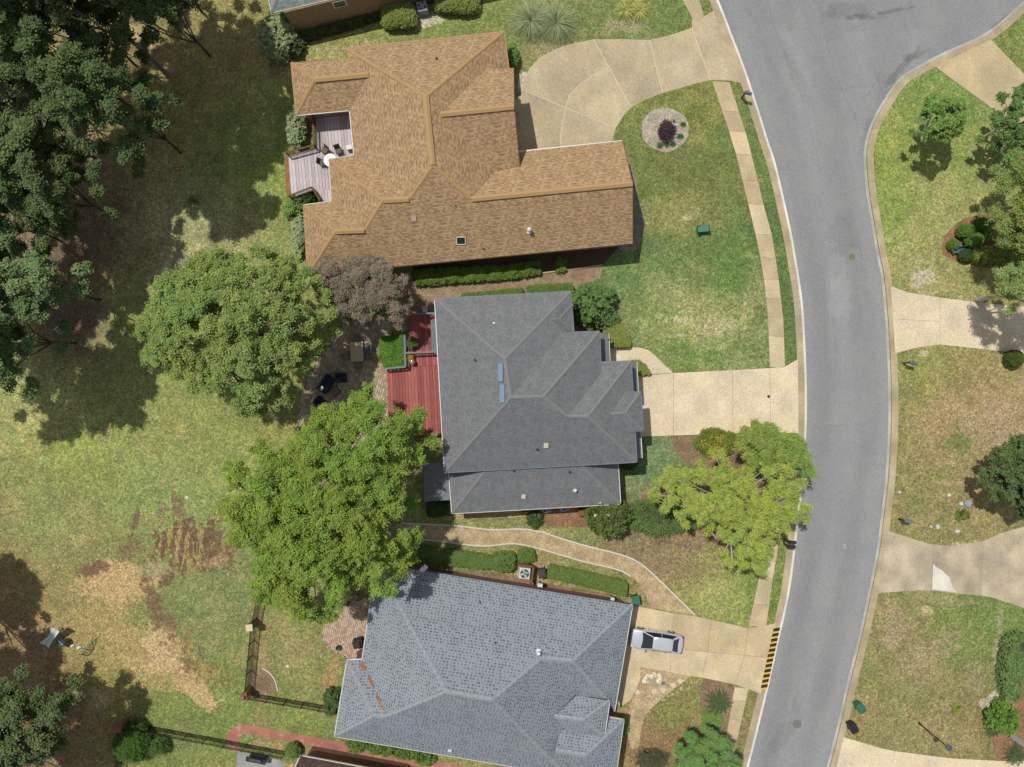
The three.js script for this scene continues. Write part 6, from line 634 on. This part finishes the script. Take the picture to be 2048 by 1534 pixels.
{ const t = place(thing('dining_table', 'pale stone-topped dining table on the shaded patio', 'table'), 717, 704, 0, 0.03); for (let i = 0; i < 4; i++) part('top_panel', box(1.2, 0.05, 0.45), plain(206 - i * 4, 190 - i * 3, 150, 0.8), t, [0, 0.72, -0.7 + i * 0.465]); for (const [a, b] of [[-1, -1], [1, -1], [1, 1], [-1, 1]]) part('leg', box(0.08, 0.72, 0.08), mat.woodDark, t, [a * 0.52, 0, b * 0.82]); }
for (const [x, y, r, l] of [[737, 695, -1.571, 'grey patio chair beside the dining table, planter side, upper'], [738, 714, -1.5, 'grey patio chair beside the dining table, planter side, lower'], [695, 714, 1.571, 'grey patio chair beside the dining table, tree side'], [715, 678, 0, 'grey patio chair at the head of the dining table'], [719, 731, 3.3, 'grey patio chair at the foot of the dining table']]) chair(l, x, y, 0.03, r, mat.charcoal, greyCloth, 0.56, 'chair', 'chairs of the patio dining table');
function sofa(label, x, y, turn, w, d, m, back = true) { const t = place(thing('patio_seat', label, 'seat'), x, y, 0.03, turn); part('base', box(w, 0.3, d), mat.black, t); part('cushion', moved(new RoundedBoxGeometry(w * 0.94, 0.16, d * 0.9, 2, 0.05), 0, 0.38, 0.03), m, t); if (back) { part('backrest', moved(new RoundedBoxGeometry(w, 0.5, 0.18, 2, 0.06), 0, 0.6, -d / 2 + 0.06), m, t); for (const s of [-1, 1]) part('arm', moved(new RoundedBoxGeometry(0.14, 0.36, d, 2, 0.05), s * (w / 2 - 0.06), 0.46, 0), m, t); } return t; }
const navy = plain(40, 46, 66, 0.9); { const s = sofa('dark navy outdoor sofa with a white cushion on the shaded patio', 655, 768, 0.95, 1.7, 0.95, navy); part('white_cushion', new RoundedBoxGeometry(0.42, 0.14, 0.4, 2, 0.06).rotateX(-0.6), mat.white, s, [-0.55, 0.56, -0.12]); } sofa('dark navy armchair on the shaded patio beside the sofa', 684, 756, 0.05, 0.95, 0.9, navy); sofa('dark outdoor armchair at the lower end of the shaded patio', 641, 803, 2.4, 0.85, 0.8, navy); sofa('low brown square ottoman in the middle of the shaded patio', 671, 782, 0.6, 0.8, 0.8, plain(124, 110, 86, 0.9), false);
// pots and ornaments
function pot(label, x, y, h, r, tall, m, plant, name = 'plant_pot') { const t = place(thing(name, label, 'plant pot'), x, y, h); part('pot', lathe([[0, 0.02], [r * 0.65, 0], [r * 0.95, tall * 0.85], [r * 1.08, tall * 0.88], [r * 1.08, tall], [r * 0.92, tall], [r * 0.85, tall * 0.82], [0, tall * 0.82]], 18), Object.assign(m.clone(), { side: THREE.DoubleSide }), t); if (plant) { const sp = []; for (let i = 0; i < 60; i++) { const a = rr(0, 6.28), q = Math.sqrt(rnd()) * r * 1.4; sp.push([Math.cos(a) * q, tall + rr(-0.02, 0.35), Math.sin(a) * q, rr(0.6, 1)]); } scatter('foliage', sprig.ivy, plant, sp, t); } return t; }
pot('dark round planter on the red deck behind the railing', 827, 686, 0.9, 0.36, 0.55, plain(70, 64, 58, 0.8), leaf(112, 128, 62)); pot('yellow-flowered pot under the middle deck railing', 821, 713, 0.9, 0.22, 0.35, plain(96, 74, 56, 0.9), leaf(214, 176, 60));
{ const t = place(thing('gazing_ball', 'shiny silver gazing ball on the red deck', 'ornament'), 826, 724, 0.9); part('pedestal', lathe([[0.2, 0], [0.2, 0.05], [0.08, 0.12], [0.07, 0.32], [0.16, 0.4], [0, 0.4]], 18), mat.white, t); part('ball', moved(new THREE.SphereGeometry(0.27, 24, 18), 0, 0.62, 0), plain(236, 232, 232, 0.12, { metalness: 0.75 }), t); }
pot('terracotta pot at the tip of the brick patio, upper', 700, 1182, 0, 0.2, 0.3, plain(186, 160, 134, 0.9)); pot('pale round pot at the tip of the brick patio, lower', 712, 1192, 0, 0.24, 0.36, plain(150, 146, 132, 0.9)); pot('small brown pot at the tip of the brick patio', 714, 1183, 0, 0.16, 0.28, plain(150, 122, 92, 0.9)); pot('dark pot on the edge of the brick patio below the tree', 695, 1206, 0, 0.2, 0.4, mat.charcoal); pot('black round pot on the lawn edge of the brick patio', 678, 1294, 0, 0.24, 0.3, mat.black); pot('terracotta ring pot in the shaded mulch under the forest trees', 166, 508, 0, 0.24, 0.3, plain(206, 160, 116, 0.9));
{ const t = place(thing('wooden_crate', 'dark wooden crate in the roof corner by the brick patio', 'crate'), 724, 1305, 0, 0.5); for (let i = 0; i < 4; i++) part('slat', box(0.7, 0.1, 0.03), mat.woodDark, t, [0, i * 0.13, 0.3]); for (let i = 0; i < 4; i++) part('slat', box(0.7, 0.1, 0.03), mat.woodDark, t, [0, i * 0.13, -0.3]); for (let i = 0; i < 5; i++) part('slat', box(0.12, 0.03, 0.62), mat.woodBrown, t, [-0.28 + i * 0.14, 0.5, 0]); for (const [a, b] of [[-1, -1], [1, -1], [1, 1], [-1, 1]]) part('corner_post', box(0.05, 0.5, 0.05), mat.woodDark, t, [a * 0.32, 0, b * 0.27]); }
{ const t = place(thing('white_chair', 'white plastic chair beside the top railing of the red deck', 'chair'), 851, 620, 0); part('seat', moved(new RoundedBoxGeometry(0.5, 0.05, 0.5, 2, 0.02), 0, 0.44, 0), mat.white, t); part('backrest', moved(new RoundedBoxGeometry(0.5, 0.5, 0.05, 2, 0.02), 0, 0.7, -0.24), mat.white, t); for (const [a, b] of [[-1, -1], [1, -1], [1, 1], [-1, 1]]) part('leg', cyl(0.025, 0.025, 0.44, 8), mat.white, t, [a * 0.21, 0, b * 0.21]); }
{ const t = place(thing('bird_bath', 'terracotta bird bath in the red mulch by the grey house', 'bird bath'), 1166, 617); part('stem', lathe([[0.22, 0], [0.22, 0.06], [0.1, 0.16], [0.09, 0.55], [0.14, 0.66], [0, 0.66]], 16), mat.terracotta, t); part('bowl', lathe([[0, 0.66], [0.2, 0.68], [0.36, 0.76], [0.4, 0.84], [0.35, 0.84], [0.18, 0.74], [0, 0.72]], 20), mat.terracotta, t); }
{ // striped flag on a pole under the porch roof
  const t = thing('house_flag', 'small red and white striped flag on a pole at the porch roof', 'flag'), p = at3(1203, 681, 2.9), q = at3(1218, 680, 2.9); part('pole', tube(V3(p.x, 2.75, p.z), V3(q.x, 3.25, q.z), 0.02), mat.ironBlack, t);
  const cw = 12, pos = [], uv = [], idx = []; for (let j = 0; j <= 8; j++) for (let i = 0; i <= cw; i++) { const u = i / cw, v = j / 8; pos.push(q.x + 0.05 + 0.16 * Math.sin(u * 7) * (0.4 + v * 0.6) + 0.1 * v - u * 0.25, 3.2 - v * 0.85 - u * 0.12, q.z - 0.02 + 0.2 * Math.cos(u * 9) * (0.3 + v * 0.5)); uv.push(u, v); } for (let j = 0; j < 8; j++) for (let i = 0; i < cw; i++) { const a = j * (cw + 1) + i; idx.push(a, a + 1, a + cw + 2, a, a + cw + 2, a + cw + 1); }
  const ft = tex(130, 130, (u, v) => u < 0.42 && v < 0.54 ? ((Math.floor(u * 26) + Math.floor(v * 22)) % 3 ? [60, 66, 110] : [226, 226, 232]) : Math.floor(v * 13) % 2 ? [244, 240, 240] : [186, 52, 66], 1); part('cloth', geomOf(pos, uv, idx), Object.assign(mapped(ft, null, 0, 0.9), { side: THREE.DoubleSide }), t);
}
{ // rock pile with its basin, stepping stones, small boulders
  const rock = (r) => { const g = new THREE.IcosahedronGeometry(r, 1), p = g.attributes.position, o = rr(0, 50); for (let i = 0; i < p.count; i++) { const k = 0.75 + 0.5 * vn(p.getX(i) * 3 / r + o, p.getY(i) * 3 / r + p.getZ(i) * 2 / r); p.setXYZ(i, p.getX(i) * k, p.getY(i) * k * 0.75, p.getZ(i) * k); } g.computeVertexNormals(); return g; }, ms = [plain(226, 210, 172, 0.95), plain(206, 188, 148, 0.95), plain(240, 230, 206, 0.95)];
  const t = place(thing('rock_fountain', 'ring of pale rocks around a small basin beside the silver car drive', 'rock fountain'), 1305, 1358); for (let i = 0; i < 26; i++) { const a = 2.6 + i / 26 * 4.4, r = rr(0.5, 0.85); part('rock', rock(rr(0.13, 0.26)), ms[i % 3], t, [Math.cos(a) * r, rr(0.1, 0.3), Math.sin(a) * r * 0.75]); } part('basin', cyl(0.5, 0.55, 0.16, 20), plain(176, 160, 132, 0.8), t, [0, 0, 0.12]);
  for (const [i, [x, y]] of [[1275, 1384], [1308, 1382], [1326, 1380], [1346, 1370], [1360, 1362]].entries()) { const s = place(thing('stepping_stone', ['pale stepping stone nearest the blue-grey eave', 'pale stepping stone, second from the blue-grey eave', 'pale stepping stone in the middle of the gravel', 'pale stepping stone, second from the concrete drive', 'pale stepping stone nearest the concrete drive'][i], 'stone', 'stepping stones in the gravel'), x, y, 0, i); part('stone', slab(disc(0, 0, rr(0.22, 0.32), 0.24, 9, 0.1), 0, 0.05), plain(222, 204, 172, 0.95), s); }
  const pk = thing('pebble_scatter', 'loose pale pebbles strewn over the gravel bed', 'pebbles'); pk.userData.kind = 'stuff'; const gs = []; for (let i = 0; i < 130; i++) { const u = rnd(), [X, Z] = at(1290 + u * 75 + rr(-18, 18), 1415 - u * 55 + rr(-16, 16)); gs.push(moved(new THREE.IcosahedronGeometry(rr(0.03, 0.09), 0), X, 0.03, Z)); } part('pebbles', join(gs), plain(232, 218, 186, 0.95), pk);
  const blue = place(thing('blue_hose_reel', 'small blue box beside the ring of pale rocks', 'box'), 1326, 1366, 0, 0.2); part('case', moved(new RoundedBoxGeometry(0.4, 0.22, 0.22, 2, 0.04), 0, 0.11, 0), plain(96, 132, 152, 0.6), blue); part('handle', moved(new THREE.TorusGeometry(0.07, 0.015, 5, 12, Math.PI), 0, 0.22, 0), mat.black, blue);
  for (const [x, y, r, l, m] of [[1935, 1007, 0.36, 'lavender-grey boulder among the utility covers', plain(170, 172, 186, 0.9)], [1862, 1053, 0.16, 'small pale stone near the lower mailbox', plain(206, 198, 176, 0.95)]]) { const s = place(thing('boulder', l, 'boulder'), x, y); part('rock', rock(r), m, s, [0, r * 0.3, 0]); }
  for (const [x, y, w, d, l] of [[1921, 1007, 0.4, 0.36, 'pale utility cover touching the lavender boulder'], [1913, 1062, 0.55, 0.3, 'grey and white utility box above the southeast driveway'], [1798, 984, 0.28, 0.28, 'small square meter lid near the kerb'], [1874, 1053, 0.34, 0.44, 'worn flat cover beside the small pale stone']]) { const s = place(thing('utility_cover', l, 'utility cover'), x, y, 0, 0.1); part('box', box(w, 0.1, d), plain(176, 180, 180, 0.8), s); part('lid', box(w * 0.6, 0.03, d * 0.8), mat.offWhite, s, [w * 0.12, 0.1, 0]); }
  for (const [x, y, l] of [[1898, 990, 'white round utility cap above the lavender boulder'], [575, 1332, 'white sprinkler cap on the fenced lawn'], [374, 995, 'white sprinkler ring on the back lawn above the brown soil'], [1537, 793, 'dark round drain cap in the pale driveway']]) { const s = place(thing('ground_fitting', l, 'fitting'), x, y, 0.005), d = l[0] === 'd'; part('rim', cyl(0.14, 0.14, 0.05, 16), d ? mat.charcoal : mat.white, s); part('cover', cyl(0.09, 0.08, 0.03, 14), d ? mat.black : mat.offWhite, s, [0, 0.05, 0]); }
}
{ // things on the bare ground near the forest edge
  const s = thing('fabric_sling', 'white fabric sling hung on a leaning frame at the forest edge', 'sling'), A = at3(113, 1264, 0), pos = [], idx = []; const a = at3(112, 1258, 1.5), b = at3(90, 1290, 1.0), sag = 12; for (let i = 0; i <= sag; i++) for (let j = 0; j <= 4; j++) { const u = i / sag, v = j / 4 - 0.5, p = a.clone().lerp(b, u), w = 0.5 - 0.18 * Math.sin(u * 3.14); pos.push(p.x + v * w * 2 * 0.82, p.y - 0.35 * Math.sin(u * 3.14) + 0.16 * v * v * 4, p.z + v * w * 0.9); } for (let i = 0; i < sag; i++) for (let j = 0; j < 4; j++) { const q = i * 5 + j; idx.push(q, q + 1, q + 6, q, q + 6, q + 5); } part('cloth', geomOf(pos, new Array(pos.length / 3 * 2).fill(0), idx), Object.assign(plain(232, 236, 240, 0.9), { side: THREE.DoubleSide }), s);
  const P = (x, y, h) => at3(x, y, h); part('pole', tube(P(117, 1260, 1.5), P(104, 1293, 0), 0.025), mat.steel, s); part('pole', tube(P(117, 1260, 1.5), P(124, 1277, 0), 0.025), mat.charcoal, s); part('pole', tube(P(88, 1292, 1.05), P(98, 1296, 0), 0.025), mat.charcoal, s); part('pole', tube(P(112, 1258, 1.52), P(90, 1290, 1.02), 0.022), mat.steel, s);
  const f = place(thing('fire_bowl', 'dark teal round fire bowl casting a round shadow', 'fire bowl'), 132, 1280); part('bowl', lathe([[0, 0.52], [0.25, 0.55], [0.4, 0.66], [0.45, 0.78], [0.42, 0.78], [0.36, 0.69], [0.2, 0.61], [0, 0.59]], 26), Object.assign(plain(44, 66, 74, 0.5), { side: THREE.DoubleSide }), f); for (let i = 0; i < 3; i++) part('leg', tube(V3(Math.cos(i * 2.094) * 0.3, 0.62, Math.sin(i * 2.094) * 0.3), V3(Math.cos(i * 2.094) * 0.4, 0, Math.sin(i * 2.094) * 0.4), 0.025), mat.ironBlack, f); part('grate', join(...[-2, -1, 0, 1, 2].map((i) => bar(V3(i * 0.13, 0.72, -0.33 + Math.abs(i) * 0.05), V3(i * 0.13, 0.72, 0.33 - Math.abs(i) * 0.05), 0.02, 0.02))), plain(120, 112, 104, 0.6), f); part('poker', tube(V3(-0.2, 0.8, -0.2), V3(0.25, 0.82, 0.22), 0.02), plain(206, 200, 190, 0.6), f);
  const g = thing('goal_frame', 'thin tubular goal frame with a net on the worn lawn', 'goal'), q = [P(153, 1310, 0), P(185, 1277, 0.05), P(188, 1301, 0.9), P(177, 1312, 0.02)]; part('crossbar', tube(P(154, 1309, 0.5), P(184, 1276, 0.5), 0.03), plain(216, 210, 150, 0.6), g); part('pole', tube(P(184, 1276, 0.5), P(187, 1300, 0.02), 0.025), mat.ironBlack, g); part('pole', tube(P(154, 1309, 0.5), P(177, 1311, 0.02), 0.025), mat.ironBlack, g); part('pole', tube(P(187, 1300, 0.02), P(177, 1311, 0.02), 0.028), mat.ironBlack, g); part('pole', tube(P(187, 1300, 0.02), P(164, 1297, 0.02), 0.025), mat.ironBlack, g);
  const net = []; for (let i = 1; i < 10; i++) { net.push(tube(P(154 + 3 * i, 1309 - 3.3 * i, 0.5), P(177 + i, 1311 - 1.1 * i, 0.02), 0.005, 4)); net.push(tube(P(154 + 2.3 * i, 1309 + 0.2 * i, 0.5 - 0.048 * i), P(184 + 0.3 * i, 1276 + 2.4 * i, 0.5 - 0.048 * i), 0.005, 4)); } part('net', join(net), plain(150, 146, 130, 0.9), g);
  for (const [x, y, l] of [[145, 1291, 'white bundle on the grass beside the fire bowl'], [159, 1295, 'white bundle on the grass beside the goal frame']]) { const o = place(thing('white_bundle', l, 'bundle'), x, y, 0, 0.2); part('cloth', moved(new THREE.SphereGeometry(0.2, 12, 8), 0, 0.1, 0).scale(1.2, 0.7, 0.75), mat.white, o); part('knot', moved(new THREE.SphereGeometry(0.07, 8, 6), 0.05, 0.2, 0), mat.offWhite, o); }
}
function bench(label, x, y, turn, m, w = 1.5) { const t = place(thing('garden_bench', label, 'bench'), x, y, 0, turn); for (let i = 0; i < 4; i++) part('seat_slat', box(w, 0.035, 0.1), m, t, [0, 0.42, -0.18 + i * 0.12]); for (let i = 0; i < 3; i++) part('back_slat', box(w, 0.1, 0.03), m, t, [0, 0.52 + i * 0.13, -0.27]); for (const s of [-1, 1]) { part('leg', box(0.07, 0.42, 0.07), m, t, [s * (w / 2 - 0.1), 0, 0.18]); part('leg', box(0.07, 0.9, 0.07), m, t, [s * (w / 2 - 0.1), 0, -0.25]); } }
bench('blue painted garden bench in the red mulch bed', 1911, 502, 0.2, plain(72, 108, 138, 0.7), 1.1); bench('weathered grey bench at the edge of the bottom corner', 2030, 1476, -0.6, plain(150, 150, 144, 0.9), 1.7); bench('low white bench in the deep shade by the brown mulch', 128, 660, 0.7, plain(200, 200, 196, 0.8), 0.9);
{ const t = thing('border_board', 'pale timber border along the brown gravel path', 'border'); const pts = [[1079, 547], [1122, 541], [1165, 536], [1206, 530]]; for (let i = 1; i < pts.length; i++) part('plank', bar(at3(pts[i - 1][0], pts[i - 1][1], 0.06), at3(pts[i][0] - 1, pts[i][1], 0.06), 0.12, 0.12), plain(206, 178, 138, 0.9), t); const e = thing('border_board', 'pale timber border beside the longest low box hedge', 'border'); for (const [a, b] of [[[926, 590], [1042, 578]], [[1058, 574], [1140, 567]]]) part('plank', bar(at3(...a, 0.06), at3(...b, 0.06), 0.1, 0.12), plain(200, 170, 130, 0.9), e); }
{ const t = thing('bed_edging', 'pale curved edging around the fenced lawn corner bed', 'edging'), L = smooth(gp([[525, 1336], [540, 1346], [550, 1360], [556, 1382]]), false, 4); for (let i = 0; i + 1 < L.length; i++) part('edging_stone', slab([...offsetLine(L.slice(i, i + 2), 0.05), ...offsetLine(L.slice(i, i + 2), -0.05).reverse()], 0, 0.08), mat.offWhite, t); }
{ const t = thing('timber_edging', 'thin brown edging along the curved front hedge', 'edging'), L = smooth(gp([[1236, 634], [1250, 655], [1257, 675], [1260, 693]]), false, 4); for (let i = 0; i + 1 < L.length; i++) part('edging_piece', slab([...offsetLine(L.slice(i, i + 2), 0.05), ...offsetLine(L.slice(i, i + 2), -0.05).reverse()], 0, 0.1), plain(150, 112, 84, 0.9), t); }
{ const t = place(thing('potted_ornament', 'small turquoise garden ornament beside the round clipped ball bush', 'ornament'), 578, 1508, 0); part('base', lathe([[0.2, 0], [0.22, 0.12], [0.1, 0.3], [0.16, 0.5], [0.2, 0.55], [0, 0.5]], 14), plain(120, 190, 200, 0.5), t); part('plant', moved(new THREE.IcosahedronGeometry(0.16, 1), 0, 0.62, 0), plain(110, 180, 190, 0.6), t); }
scene.traverse((o) => { if (o.isMesh) { o.castShadow = true; o.receiveShadow = true; } });
renderer.render(scene, camera);
